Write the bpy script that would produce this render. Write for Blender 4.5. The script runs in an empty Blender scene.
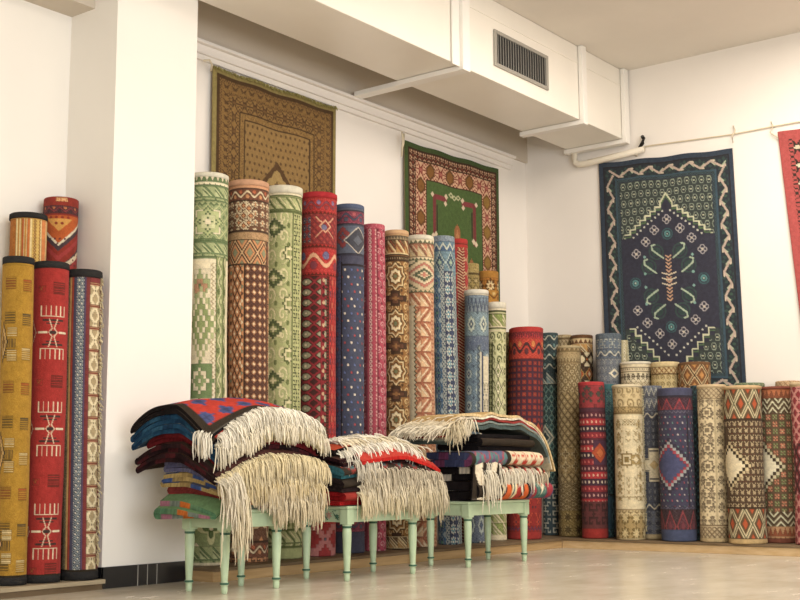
import bpy, random
import numpy as np
from math import *
from mathutils import Vector

random.seed(7); RNG = np.random.default_rng(7)
S = bpy.context.scene
COL = S.collection
PI = pi

# ------------------------------------------------------------------ camera
FPX, CH = 1220.0, 0.66
HEAD, PITCH, ROLL = radians(37.7), atan(174/1220), .005
Fv = np.array([cos(HEAD)*cos(PITCH), sin(HEAD)*cos(PITCH), sin(PITCH)])
R0 = np.array([sin(HEAD), -cos(HEAD), 0.0]); U0 = np.cross(R0, Fv)
Rv = R0*cos(ROLL)-U0*sin(ROLL); Uv = U0*cos(ROLL)+R0*sin(ROLL)
CP = np.array([0, 0, CH])
cam = bpy.data.objects.new('camera', bpy.data.cameras.new('camera'))
COL.objects.link(cam)
from mathutils import Matrix
m = Matrix(((Rv[0], Uv[0], -Fv[0], 0), (Rv[1], Uv[1], -Fv[1], 0), (Rv[2], Uv[2], -Fv[2], CH), (0, 0, 0, 1)))
cam.matrix_world = m
cam.data.sensor_width = 36; cam.data.lens = FPX*36/800; cam.data.clip_end = 100
S.camera = cam

def ray(x, y): return Fv*FPX+Rv*(x-400)+Uv*(300-y)
def onz(x, y, z): d = ray(x, y); return CP+d*(z-CH)/d[2]
def ony(x, y, Y): d = ray(x, y); return CP+d*Y/d[1]
def onx(x, y, X): d = ray(x, y); return CP+d*X/d[0]
def depth(P): return float((np.array(P)-CP) @ Fv)

# room constants (metres)
YB, XR, ZC = 6.40, 10.38, 4.52          # back wall, right wall, ceiling
YA = 6.345                                # alcove wall
PX0, PX1, PY = 4.722, 5.395, 5.88        # pillar
YP, XP, ZP = 5.65, 9.66, 0.084           # platform fronts and height

# ------------------------------------------------------------------ helpers
def lin(h):
    if not isinstance(h, str): return tuple(h)
    h = h.lstrip('#'); r = []
    for k in (0, 2, 4):
        c = int(h[k:k+2], 16)/255
        r.append(c/12.92 if c <= .04045 else ((c+.055)/1.055)**2.4)
    return tuple(r)

def tag(o, label=None, cat=None, group=None, kind=None):
    if label: o['label'] = label
    if cat: o['category'] = cat
    if group: o['group'] = group
    if kind: o['kind'] = kind
    return o

def empty(name, loc=(0, 0, 0)):
    o = bpy.data.objects.new(name, None); COL.objects.link(o); o.location = loc
    o.empty_display_size = .1
    return o

def mesh_np(name, V, Fq, mat, cols=None, parent=None, smooth=True, tris=None):
    """V (n,3) world coords; Fq (m,4) quads; cols (n,3) linear."""
    V = np.asarray(V, dtype=np.float32); Fq = np.asarray(Fq, dtype=np.int32).reshape(-1, 4)
    T = np.zeros((0, 3), np.int32) if tris is None else np.asarray(tris, np.int32).reshape(-1, 3)
    q = parent
    while q is not None: V = V-np.array(q.location, dtype=np.float32); q = q.parent
    me = bpy.data.meshes.new(name)
    me.vertices.add(len(V)); me.vertices.foreach_set('co', V.ravel())
    nl = Fq.size+T.size; me.loops.add(nl)
    me.loops.foreach_set('vertex_index', np.concatenate([Fq.ravel(), T.ravel()]).astype(np.int32))
    npoly = len(Fq)+len(T); me.polygons.add(npoly)
    st = np.concatenate([np.arange(len(Fq))*4, len(Fq)*4+np.arange(len(T))*3]).astype(np.int32)
    me.polygons.foreach_set('loop_start', st)
    me.polygons.foreach_set('use_smooth', np.full(npoly, smooth, dtype=bool))
    if cols is not None:
        a = me.color_attributes.new('Col', 'FLOAT_COLOR', 'POINT')
        c = np.ones((len(V), 4), np.float32); c[:, :3] = cols
        a.data.foreach_set('color', c.ravel())
    me.update(calc_edges=True); me.validate()
    if mat: me.materials.append(mat)
    o = bpy.data.objects.new(name, me); COL.objects.link(o)
    if parent is not None: o.parent = parent
    return o

class MB:
    """collects boxes / lathes / tubes, then one mesh"""
    def __init__(s): s.v = []; s.q = []; s.t = []
    def add(s, V, Q, T=()):
        n = len(s.v); s.v += [tuple(map(float, p)) for p in V]
        s.q += [[i+n for i in q] for q in Q]; s.t += [[i+n for i in q] for q in T]
    def box(s, x0, x1, y0, y1, z0, z1):
        V = [(x0, y0, z0), (x1, y0, z0), (x1, y1, z0), (x0, y1, z0), (x0, y0, z1), (x1, y0, z1), (x1, y1, z1), (x0, y1, z1)]
        s.add(V, [(0, 3, 2, 1), (4, 5, 6, 7), (0, 1, 5, 4), (1, 2, 6, 5), (2, 3, 7, 6), (3, 0, 4, 7)])
    def prism(s, pts, z0, z1):      # quad footprint
        V = [(p[0], p[1], z0) for p in pts]+[(p[0], p[1], z1) for p in pts]
        s.add(V, [(0, 3, 2, 1), (4, 5, 6, 7), (0, 1, 5, 4), (1, 2, 6, 5), (2, 3, 7, 6), (3, 0, 4, 7)])
    def lathe(s, cx, cy, prof, n=20):
        V = []; Q = []
        for (r, z) in prof:
            for k in range(n): a = 2*PI*k/n; V.append((cx+r*cos(a), cy+r*sin(a), z))
        for j in range(len(prof)-1):
            for k in range(n):
                k2 = (k+1) % n; Q.append((j*n+k, j*n+k2, (j+1)*n+k2, (j+1)*n+k))
        T = []
        V.append((cx, cy, prof[0][1])); c = len(V)-1
        T += [(c, (k+1) % n, k) for k in range(n)]
        V.append((cx, cy, prof[-1][1])); c = len(V)-1; b = (len(prof)-1)*n
        T += [(c, b+k, b+(k+1) % n) for k in range(n)]
        s.add(V, Q, T)
    def tube(s, pts, r, n=8):
        pts = [np.array(p, float) for p in pts]; V = []; Q = []
        for i, p in enumerate(pts):
            d = pts[min(i+1, len(pts)-1)]-pts[max(i-1, 0)]; d /= np.linalg.norm(d)+1e-9
            a = np.cross(d, [0, 0, 1.]);
            if np.linalg.norm(a) < .1: a = np.cross(d, [1., 0, 0])
            a /= np.linalg.norm(a); b = np.cross(d, a)
            rr = r if not isinstance(r, (list, tuple)) else r[i]
            for k in range(n): t = 2*PI*k/n; V.append(p+rr*(a*cos(t)+b*sin(t)))
        for i in range(len(pts)-1):
            for k in range(n): k2 = (k+1) % n; Q.append((i*n+k, i*n+k2, (i+1)*n+k2, (i+1)*n+k))
        T = [(0, k+1, k) for k in range(1, n-1)]; b = (len(pts)-1)*n
        T += [(b, b+k, b+k+1) for k in range(1, n-1)]
        s.add(V, Q, T)
    def build(s, name, mat, parent=None, smooth=False, bevel=0):
        o = mesh_np(name, s.v, s.q, mat, None, parent, smooth, s.t)
        if bevel:
            b = o.modifiers.new('bevel', 'BEVEL'); b.width = bevel; b.segments = 2; b.limit_method = 'ANGLE'
        return o

# ------------------------------------------------------------------ materials
def mat(name, base='#ffffff', rough=.6, attr=False, noise=0.0, nscale=8, bump=0.0, bscale=60, spec=.3, metal=0, base2=None, sheen=0, stretch=None):
    M = bpy.data.materials.new(name); M.use_nodes = True
    nt = M.node_tree; N = nt.nodes; L = nt.links
    B = N['Principled BSDF']; B.inputs['Roughness'].default_value = rough
    B.inputs['Specular IOR Level'].default_value = spec; B.inputs['Metallic'].default_value = metal
    if sheen: B.inputs['Sheen Weight'].default_value = sheen; B.inputs['Sheen Roughness'].default_value = .6
    tc = N.new('ShaderNodeTexCoord'); mp = N.new('ShaderNodeMapping')
    L.new(tc.outputs['Object'], mp.inputs['Vector'])
    if stretch: mp.inputs['Scale'].default_value = stretch
    if attr:
        a = N.new('ShaderNodeAttribute'); a.attribute_name = 'Col'; src = a.outputs['Color']
    else:
        rgb = N.new('ShaderNodeRGB'); rgb.outputs[0].default_value = (*lin(base), 1); src = rgb.outputs[0]
    if noise:
        n = N.new('ShaderNodeTexNoise'); n.inputs['Scale'].default_value = nscale; n.inputs['Detail'].default_value = 5
        L.new(mp.outputs[0], n.inputs['Vector'])
        if base2:
            mx = N.new('ShaderNodeMix'); mx.data_type = 'RGBA'
            cr = N.new('ShaderNodeMapRange'); cr.inputs[1].default_value = .5-noise; cr.inputs[2].default_value = .5+noise
            L.new(n.outputs['Fac'], cr.inputs[0]); L.new(cr.outputs[0], mx.inputs[0])
            L.new(src, mx.inputs[6]); mx.inputs[7].default_value = (*lin(base2), 1); src = mx.outputs[2]
        else:
            cr = N.new('ShaderNodeMapRange'); cr.inputs[3].default_value = 1-noise; cr.inputs[4].default_value = 1+noise
            cr.inputs[1].default_value = .25; cr.inputs[2].default_value = .75
            L.new(n.outputs['Fac'], cr.inputs[0])
            mx = N.new('ShaderNodeVectorMath'); mx.operation = 'SCALE'
            L.new(src, mx.inputs[0]); L.new(cr.outputs[0], mx.inputs['Scale']); src = mx.outputs[0]
    L.new(src, B.inputs['Base Color'])
    if bump:
        n2 = N.new('ShaderNodeTexNoise'); n2.inputs['Scale'].default_value = bscale; n2.inputs['Detail'].default_value = 4
        L.new(mp.outputs[0], n2.inputs['Vector'])
        bp = N.new('ShaderNodeBump'); bp.inputs['Strength'].default_value = bump; bp.inputs['Distance'].default_value = .01
        L.new(n2.outputs['Fac'], bp.inputs['Height']); L.new(bp.outputs[0], B.inputs['Normal'])
    return M

WOOL = mat('woven_wool', rough=.95, attr=True, noise=.16, nscale=30, bump=.35, bscale=160, spec=.08, sheen=.04)
KILIM = mat('flat_weave', rough=.95, attr=True, noise=.14, nscale=25, bump=.4, bscale=120, spec=.08)
FRINGE = mat('cotton_fringe', rough=.95, attr=True, noise=.1, nscale=60, spec=.05)
WALL = mat('white_plaster', '#f3eee5', .7, noise=.02, nscale=1.2, bump=.05, bscale=14, spec=.2)
WARM = mat('cream_plaster', '#f0eae2', .7, noise=.03, nscale=1.2, bump=.05, bscale=12, spec=.2)
TAUPE = mat('taupe_soffit_and_shade', '#cbbfae', .7, noise=.02, nscale=2, spec=.2)  # soffit colour, reused as painted shade on the upper back wall
CEIL = mat('ceiling_paint', '#e4ddd2', .8, noise=.04, nscale=1.5, bump=.05, bscale=8)
DUCTM = mat('white_duct_paint', '#f2ece0', .38, noise=.02, nscale=3, spec=.5)
STRAP = mat('white_strap_paint', '#f4f0e8', .45)
GRILLE = mat('grey_grille_metal', '#a8a49b', .45, metal=.3)
GRD = mat('grille_dark', '#4a4743', .8)
SLAT = mat('grille_slat_metal', '#9a978f', .5, metal=.1)
TILE = mat('black_tile', '#15161a', .25, noise=.1, spec=.5)
GROUT = mat('tile_grout', '#b9b4aa', .8)
WOOD = mat('raw_pine_board', '#c2a377', .5, noise=.22, nscale=3, base2='#a98a5e', stretch=(1, 1, 14), bump=.1, bscale=20)
WOODT = mat('platform_top_board', '#7d6a52', .6, noise=.2, nscale=4, base2='#6a573f')
WOODG = mat('grey_weathered_board', '#b3a488', .6, noise=.25, nscale=3, base2='#8d7f68', stretch=(1, 1, 10))
GREEN = mat('pale_green_paint', '#b4c8a6', .42, noise=.1, nscale=14, spec=.45, bump=.06, bscale=30)
DGREEN = mat('dark_green_paint', '#3f6350', .45)
ROSE = mat('faded_rose_paint', '#b98a7c', .5)
PIPEM = mat('cream_pipe_paint', '#e8dfcd', .5)
CORD = mat('pale_cord', '#d8cbb0', .8)
BLACKM = mat('black_plastic', '#1a1817', .5)

# floor: polished pale stone
def floor_mat():
    M = bpy.data.materials.new('polished_stone_floor'); M.use_nodes = True
    nt = M.node_tree; N = nt.nodes; L = nt.links; B = N['Principled BSDF']
    tc = N.new('ShaderNodeTexCoord'); mp = N.new('ShaderNodeMapping'); mp.inputs['Scale'].default_value = (1.2, 2.2, 1)
    mp.inputs['Rotation'].default_value = (0, 0, .3)
    L.new(tc.outputs['Object'], mp.inputs['Vector'])
    n = N.new('ShaderNodeTexNoise'); n.inputs['Scale'].default_value = 1.6; n.inputs['Detail'].default_value = 8; n.inputs['Roughness'].default_value = .65
    L.new(mp.outputs[0], n.inputs['Vector'])
    cr = N.new('ShaderNodeValToRGB'); cr.color_ramp.elements[0].position = .3; cr.color_ramp.elements[1].position = .72
    cr.color_ramp.elements[0].color = (*lin('#c4baa6'), 1); cr.color_ramp.elements[1].color = (*lin('#d8cfbf'), 1)
    L.new(n.outputs['Fac'], cr.inputs[0])
    br = N.new('ShaderNodeTexBrick'); br.offset = 0; br.inputs['Scale'].default_value = 1; br.inputs['Mortar Size'].default_value = .004
    br.inputs['Brick Width'].default_value = .8; br.inputs['Row Height'].default_value = .8
    br.inputs['Color1'].default_value = (1, 1, 1, 1); br.inputs['Color2'].default_value = (.97, .965, .95, 1); br.inputs['Mortar'].default_value = (.86, .84, .8, 1)
    L.new(tc.outputs['Object'], br.inputs['Vector'])
    mx = N.new('ShaderNodeMix'); mx.data_type = 'RGBA'; mx.blend_type = 'MULTIPLY'; mx.inputs[0].default_value = .8
    L.new(cr.outputs[0], mx.inputs[6]); L.new(br.outputs['Color'], mx.inputs[7]); L.new(mx.outputs[2], B.inputs['Base Color'])
    mr = N.new('ShaderNodeMapRange'); mr.inputs[3].default_value = .16; mr.inputs[4].default_value = .34
    L.new(n.outputs['Fac'], mr.inputs[0]); L.new(mr.outputs[0], B.inputs['Roughness'])
    B.inputs['Specular IOR Level'].default_value = .5
    bp = N.new('ShaderNodeBump'); bp.inputs['Strength'].default_value = .03; L.new(n.outputs['Fac'], bp.inputs['Height']); L.new(bp.outputs[0], B.inputs['Normal'])
    return M
FLOOR = floor_mat()

# ------------------------------------------------------------------ setting
def slab(name, mt, *b, bevel=0):
    k = MB(); k.box(*b); o = k.build(name, mt, bevel=bevel); o['kind'] = 'structure'; return o
XL, YF = -3.0, -4.0
slab('floor', FLOOR, XL, XR+.2, YF, YB+.2, -.1, 0)
slab('ceiling', CEIL, XL, XR+.2, YF, YB+.2, ZC, ZC+.1)
slab('wall_back', WARM, PX1-.1, XR+.2, YB, YB+.2, 0, ZC)
slab('wall_alcove', WALL, XL, PX1-.1, YA, YB+.2, 0, ZC)
slab('wall_right', WARM, XR, XR+.2, YF, YB, 0, ZC)
slab('wall_left', WALL, XL-.2, XL, YF, YB+.2, 0, ZC)
slab('wall_pillar', WALL, PX0, PX1, PY, YA+.05, 0, ZC)
# front wall with a wide shop window (behind the camera)
k = MB(); k.box(XL, XR+.2, YF-.2, YF, 3.45, ZC); k.box(XL, XL+.5, YF-.2, YF, 0, 3.45); k.box(4.6, XR+.2, YF-.2, YF, 0, 3.45); k.box(XL+.5, 4.6, YF-.2, YF, 0, .15)
o = k.build('wall_front', WALL); o['kind'] = 'structure'
k = MB()
for x in (XL+.5, -.8, 1.1, 2.9, 4.54): k.box(x, x+.06, YF-.14, YF-.06, .15, 3.45)
k.box(XL+.5, 4.6, YF-.14, YF-.06, 3.39, 3.45); k.box(XL+.5, 4.6, YF-.14, YF-.06, .15, .21)
o = k.build('window_1', STRAP); o['kind'] = 'structure'
# soffit over the alcove, cornice under the upper wall, upper wall band with painted shade
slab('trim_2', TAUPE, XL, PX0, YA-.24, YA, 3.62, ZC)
k = MB(); k.box(PX1, 10.08, YB-.05, YB, 3.70, 3.765); k.box(PX1, 10.08, YB-.085, YB, 3.765, 3.79); k.box(PX1, 10.08, YB-.03, YB, 3.66, 3.70)
o = k.build('trim_1', WARM, bevel=.004); o['kind'] = 'structure'
slab('upper_wall_shade', TAUPE, PX1, XR, YB-.03, YB, 3.79, ZC)  # shade of the duct on the upper wall, put in as darker colour
# black tile skirting on the pillar
k = MB(); k.box(PX0-.012, PX1+.0, PY-.014, PY, 0, .125); k.box(PX0-.014, PX0, PY-.014, YA, 0, .125)
o = k.build('baseboard_pillar', TILE); o['kind'] = 'structure'
k = MB()
for x in (4.985, 5.06, 5.135): k.box(x-.002, x+.002, PY-.0155, PY-.012, .0, .122)
o = k.build('baseboard_grout', GROUT); o['kind'] = 'structure'

# ------------------------------------------------------------------ platforms
e = empty('display_platform', (7.5, YP, 0)); tag(e, 'long low wooden platform under the tall rolled rugs along the back wall', 'platform')
k = MB(); k.box(PX1+.01, XP+.0, YP, YP+.02, 0, ZP-.02); k.build('front_board', WOOD, e, bevel=.003)
k = MB(); k.box(PX1+.01, XR-.002, YP-.012, YB-.002, ZP-.02, ZP); k.build('top_board', WOODT, e, bevel=.003)
k = MB(); k.box(PX1+.01, PX1+.03, YP+.02, YB-.01, 0, ZP-.02); k.build('support_batten', WOOD, e)
k = MB(); k.box(8.2, 8.25, YP+.02, YB-.01, 0, ZP-.02); k.build('support_batten', WOOD, e)
e = empty('display_platform', (XP, 3, 0)); tag(e, 'pale low wooden platform under the short rolled rugs on the right wall', 'platform')
k = MB(); k.box(XP, XP+.02, 1.0, YP-.001, 0, ZP-.018); k.build('front_board', mat('light_pine_board', '#d9bd92', .5, noise=.2, nscale=3, base2='#c6a678', stretch=(1, 3, 14)), e, bevel=.003)
k = MB(); k.box(XP-.012, XR-.002, 1.0, YP-.0125, ZP-.018, ZP); k.build('top_board', WOODT, e, bevel=.003)
k = MB(); k.box(XP+.02, XR-.01, 1.0, 1.04, 0, ZP-.02); k.build('support_batten', WOOD, e)
k = MB(); k.box(XP+.02, XR-.01, 3.2, 3.24, 0, ZP-.02); k.build('support_batten', WOOD, e)
e = empty('display_platform', (4.2, PY-.02, 0)); tag(e, 'short grey wooden plinth under the rolled rugs left of the white pillar', 'platform')
k = MB(); k.box(2.2, PX0-.016, PY-.06, YA-.002, .035, .06); k.build('top_board', WOODG, e, bevel=.003)
k = MB(); k.box(2.2, PX0-.016, PY-.03, PY-.01, 0, .035); k.build('support_batten', WOODT, e)
k = MB(); k.box(2.2, PX0-.016, YA-.06, YA-.03, 0, .035); k.build('support_batten', WOODT, e)
ZL = .06

# ------------------------------------------------------------------ air duct
YD0, YD1, ZD = 5.25, 5.865, 3.825
e = empty('air_duct', (7.5, 5.5, ZD)); tag(e, 'big white boxed air duct running under the ceiling along the back wall', 'air duct')
k = MB(); k.box(2.2, XR-.003, YD0, YD1, ZD, ZC-.003); k.build('duct_body', DUCTM, e, bevel=.006)
k = MB(); k.box(2.2, XR-.003, YD0-.006, YD0, ZC-.17, ZC-.155); k.build('duct_seam', DUCTM, e)
g = MB(); gx0, gx1, gz0, gz1 = 8.09, 8.87, 3.985, 4.235
g.box(gx0-.035, gx1+.035, YD0-.018, YD0-.001, gz0-.03, gz0); g.box(gx0-.035, gx1+.035, YD0-.018, YD0-.001, gz1, gz1+.03)
g.box(gx0-.035, gx0, YD0-.018, YD0-.001, gz0, gz1); g.box(gx1, gx1+.035, YD0-.018, YD0-.001, gz0, gz1)
gr = g.build('vent_grille', GRILLE, e, bevel=.003)
k = MB(); k.box(gx0, gx1, YD0-.004, YD0-.001, gz0, gz1); k.build('grille_opening', GRD, e)
for i in range(20):
    x = gx0+.02+i*(gx1-gx0-.04)/19
    k = MB(); k.prism([(x-.009, YD0-.016), (x-.004, YD0-.017), (x+.011, YD0-.005), (x+.006, YD0-.004)], gz0, gz1)
    k.build('grille_slat', SLAT, e)
for (xs, w, dz) in ((7.60, .1, .0), (9.49, .075, .0), (10.31, .08, .0)):
    k = MB(); k.box(xs-w/2, xs+w/2, YD0-.05, YD0-.006, ZD-.045, ZC-.004)
    k.box(xs-w/2, xs+w/2, YD0-.006, YB-.09 if xs < 8 else YD1+.02, ZD-.045, ZD-.004)
    if xs < 8: k.box(xs-w/2-.10, xs-w/2, YD0-.02, YD0-.006, ZD-.02, ZC-.004)
    k.build('hanger_strap', STRAP, e, bevel=.004)

# pipe + wire on the right wall
k = MB(); xw = XR-.05
k.tube([(xw, 5.80, 3.84), (xw, 5.80, 3.74), (xw, 5.79, 3.69), (xw, 5.75, 3.665), (xw, 5.68, 3.66), (xw, 5.5, 3.668), (xw, 5.05, 3.70)], .030, 12)
for y in (5.6, 5.15): k.tube([(XR-.002, y, 3.665+.0*y), (xw, y, 3.69)], .015)
o = k.build('wall_pipe', PIPEM, smooth=True); tag(o, 'cream painted pipe with an elbow on the right wall below the duct end', 'pipe')
k = MB(); k.tube([(XR-.03, 5.10, 3.73), (XR-.07, 5.05, 3.76), (XR-.07, 5.04, 3.80), (XR-.03, 5.07, 3.83)], .018)
o = k.build('pipe_clip', BLACKM, smooth=True); tag(o, 'small dark hooked clip on the wall at the duct corner', 'clip')
k = MB(); wy = [5.68, 5.0, 4.2, 3.75, 3.0, 1.8]; wz = [3.70, 3.735, 3.70, 3.705, 3.70, 3.70]
k.tube([(XR-.015, y, z) for y, z in zip(wy, wz)], .006, 6)
o = k.build('hanging_wire', CORD, smooth=True); tag(o, 'thin pale wire strung along the right wall above the blue rug', 'wire')

# ------------------------------------------------------------------ pattern painter
def tri(u): return np.abs(u)*2
BM = {
'hook': ["0000000000000", "0011110001111", "0010010001001", "0010000001000", "0011111111100", "0000001000000", "0000011100000",
         "0000001000000", "0011111111100", "0010000001000", "0010010001001", "0011110001111", "0000000000000"],
'spiral': ["000000000000", "011111111100", "010000000100", "010111100100", "010100100100", "010001100100", "010000000100", "011111000100", "000001000111", "000001000000", "111111000022", "000000000022"],
'tulip': ["0000010000000", "0010111010000", "0111222111000", "0122232221000", "0012222210000", "0001121100000", "0000010001100",
          "0110010011000", "0011010110000", "0001111100000", "0000111000000", "0000010000000", "0000000000000"],
'ram': ["0110000000110", "1001000001001", "0001100011000", "0110110110110", "1000111110001", "0000122210000", "1111222221111",
        "0000122210000", "1000111110001", "0110110110110", "0001100011000", "1001000001001", "0110000000110"],
'comb': ["111111111111", "101010101010", "101010101010", "111111111111", "000011110000", "022201102220", "000011110000", "003333333300", "000011110000",
         "022201102220", "000011110000", "111111111111", "101010101010", "101010101010", "111111111111", "000000000000"],
'leafb': ["0000010000", "0001011100", "0011012110", "0110122211", "0011012110", "0001111100", "0000010000", "0111010110", "0012110000", "0000010000"],
'fleur': ["000011000000", "001111110000", "000122100000", "011022011000", "111122111100", "011022011000", "000122100000", "001011010000", "011000011000", "000000000000", "000000000033", "000000000033"],
'xx': ["110000011", "111000111", "011101110", "001111100", "000121000", "001111100", "011101110", "111000111", "110000011"],
'vase': ["00000000000", "01100000110", "00110001100", "00011011000", "00001110000", "00111211100", "00001110000", "00011011000", "00000000000", "03000000030", "00000000000"],
}
BMA = {k: np.array([[int(c) for c in r] for r in v]) for k, v in BM.items()}

def motif(name, x, y, tw, th, brick=0):
    row = np.floor(y/th)
    if brick: x = x+brick*tw*(row % 2)
    col = np.floor(x/tw)
    u = x/tw-col-.5; v = y/th-row-.5
    r = np.hypot(u, v); th_ = np.arctan2(v, u); d = np.abs(u)+np.abs(v); Z = np.zeros(u.shape, int)
    if name == 'solid': return Z
    if name in BMA:
        b = BMA[name]; return b[np.clip(((v+.5)*b.shape[0]).astype(int), 0, b.shape[0]-1), np.clip(((u+.5)*b.shape[1]).astype(int), 0, b.shape[1]-1)]
    if name == 'rosette':
        Z[r < .40+.07*np.cos(8*th_)] = 1; Z[r < .27+.07*np.cos(8*th_+PI)] = 2; Z[r < .1] = 3; return Z
    if name == 'quat':
        Z[r < .33+.13*np.cos(4*th_)] = 1; Z[r < .2+.08*np.cos(4*th_)] = 2; Z[r < .07] = 3; Z[d > .88] = 3; return Z
    if name == 'star':
        Z[(np.maximum(abs(u), abs(v)) < .25) | (d < .36)] = 1; Z[d < .2] = 2; Z[r < .06] = 3; Z[d > .9] = 2; return Z
    if name == 'dia':
        Z[d < .5] = 1; Z[d < .38] = 2; Z[d < .2] = 3; return Z
    if name == 'stepdia':
        q = 9; d = np.abs(np.round(u*q))/q+np.abs(np.round(v*q))/q; Z[d < .46] = 1; Z[d < .34] = 2; Z[d < .16] = 3; return Z
    if name == 'lat':
        Z[np.abs(d-.5) < .09] = 1; Z[d < .17] = 2; Z[d > .84] = 2; return Z
    if name == 'lat2':
        Z[np.abs(d-.5) < .13] = 1; Z[np.abs(d-.5) < .045] = 2; Z[d < .2] = 3; Z[d > .82] = 3; return Z
    if name == 'zig':
        w = v-(tri(u)-.5)*.6; Z[w > .1] = 2; Z[np.abs(w) < .14] = 1; return Z
    if name == 'zigv':
        w = u-(tri(v)-.5)*.6; Z[w > .1] = 2; Z[np.abs(w) < .14] = 1; return Z
    if name == 'saw': Z[v > (tri(u)-.5)*.8] = 1; return Z
    if name == 'sawv': Z[u > (tri(v)-.5)*.9] = 1; return Z
    if name == 'tri':
        w = v-(u*.9); Z[w > 0] = 1; Z[np.abs(w) < .1] = 2; Z[(np.abs(w-.32) < .06)] = 2; Z[v > .42] = 2; return Z
    if name == 'triz':
        uu = np.where(row % 2 == 0, u, -u); w = v-uu*.9; Z[w > .0] = 1; Z[np.abs(w) < .11] = 2; Z[np.abs(w-.3) < .07] = 3; Z[np.abs(w+.3) < .07] = 3; Z[np.abs(v) > .44] = 2; return Z
    if name == 'gul':
        d = np.abs(u)*1.5+np.abs(v)*.5+np.maximum(np.abs(v)-.2, 0)*1.6; Z[d < .56] = 1; Z[d < .42] = 2; Z[(np.abs(v) < .07) & (np.abs(u) < .18)] = 3; Z[d > 1.02] = 1; return Z
    if name == 'gulh':
        d = np.abs(v)*1.5+np.abs(u)*.5+np.maximum(np.abs(u)-.2, 0)*1.6; Z[d < .60] = 1; Z[d < .46] = 2; Z[(np.abs(u) < .09) & (np.abs(v) < .12)] = 3; Z[(d > .98)] = 1; return Z
    if name == 'dots': Z[r < .22] = 1; return Z
    if name == 'dots3':
        Z[r < .17] = (1+((row+2*col) % 3)).astype(int)[r < .17]; return Z
    if name == 'dots2':
        Z[r < .26] = (1+((row+2*col) % 3)).astype(int)[r < .26]; return Z
    if name == 'chev':
        w = (v+np.abs(u)*.8+1) % .34; Z[w < .12] = 1; Z[(w > .17) & (w < .24)] = 2; return Z
    if name == 'check': Z[(u > 0) ^ (v > 0)] = 1; return Z
    if name == 'block':
        m_ = (np.abs(u) < .33) & (np.abs(v) < .33); Z[m_] = (1+((row+col) % 2)).astype(int)[m_]; Z[(np.abs(u) < .1) & (np.abs(v) < .1)] = 3; return Z
    if name == 'four':
        a = (np.hypot(np.abs(u)-.2, np.abs(v)-.2) < .17); Z[a] = (1+((row+col) % 2)).astype(int)[a]; Z[r < .09] = 3; return Z
    if name == 'bars': Z[np.abs(v) < .22] = 1; return Z
    if name == 'barsv': Z[np.abs(u) < .22] = 1; return Z
    if name == 'vine':
        w = u-.22*np.sin(2*PI*v); Z[np.hypot(u+.2, (v-.25)*1.2) < .17] = 2; Z[np.hypot(u-.2, (v+.25)*1.2) < .17] = 3; Z[np.abs(w) < .075] = 1; return Z
    if name == 'vineh':
        w = v-.22*np.sin(2*PI*u); Z[np.hypot(v+.2, (u-.25)*1.2) < .17] = 2; Z[np.hypot(v-.2, (u+.25)*1.2) < .17] = 3; Z[np.abs(w) < .09] = 1; return Z
    if name == 'hexo':
        d = np.maximum(np.abs(u)*1.15+np.abs(v)*.5, np.abs(v)*1.1); Z[d < .44] = 1; Z[d < .33] = 2; Z[(np.abs(v) < .08) & (np.abs(u) < .14)] = 3; return Z
    if name == 'eight':
        w = np.abs(np.hypot(u, (np.abs(v)-.22))-.17); Z[w < .07] = 1; Z[(np.abs(u) < .06) & (np.abs(v) > .4)] = 1; Z[np.hypot(u, np.abs(v)-.22) < .06] = 2; return Z
    if name == 'scroll':
        a = np.hypot(u+.12, v+.1); s_ = (a*3.2-np.arctan2(v+.1, u+.12)/(2*PI)) % 1; Z[(s_ < .42) & (a < .42)] = 1; Z[(np.hypot(u-.32, v-.32) < .13)] = 2; return Z
    if name == 'speck':
        h = (np.sin(x*12.9+y*78.2)*43758.5) % 1; Z[h > .72] = 1; Z[h > .9] = 2; return Z
    raise KeyError(name)

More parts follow.
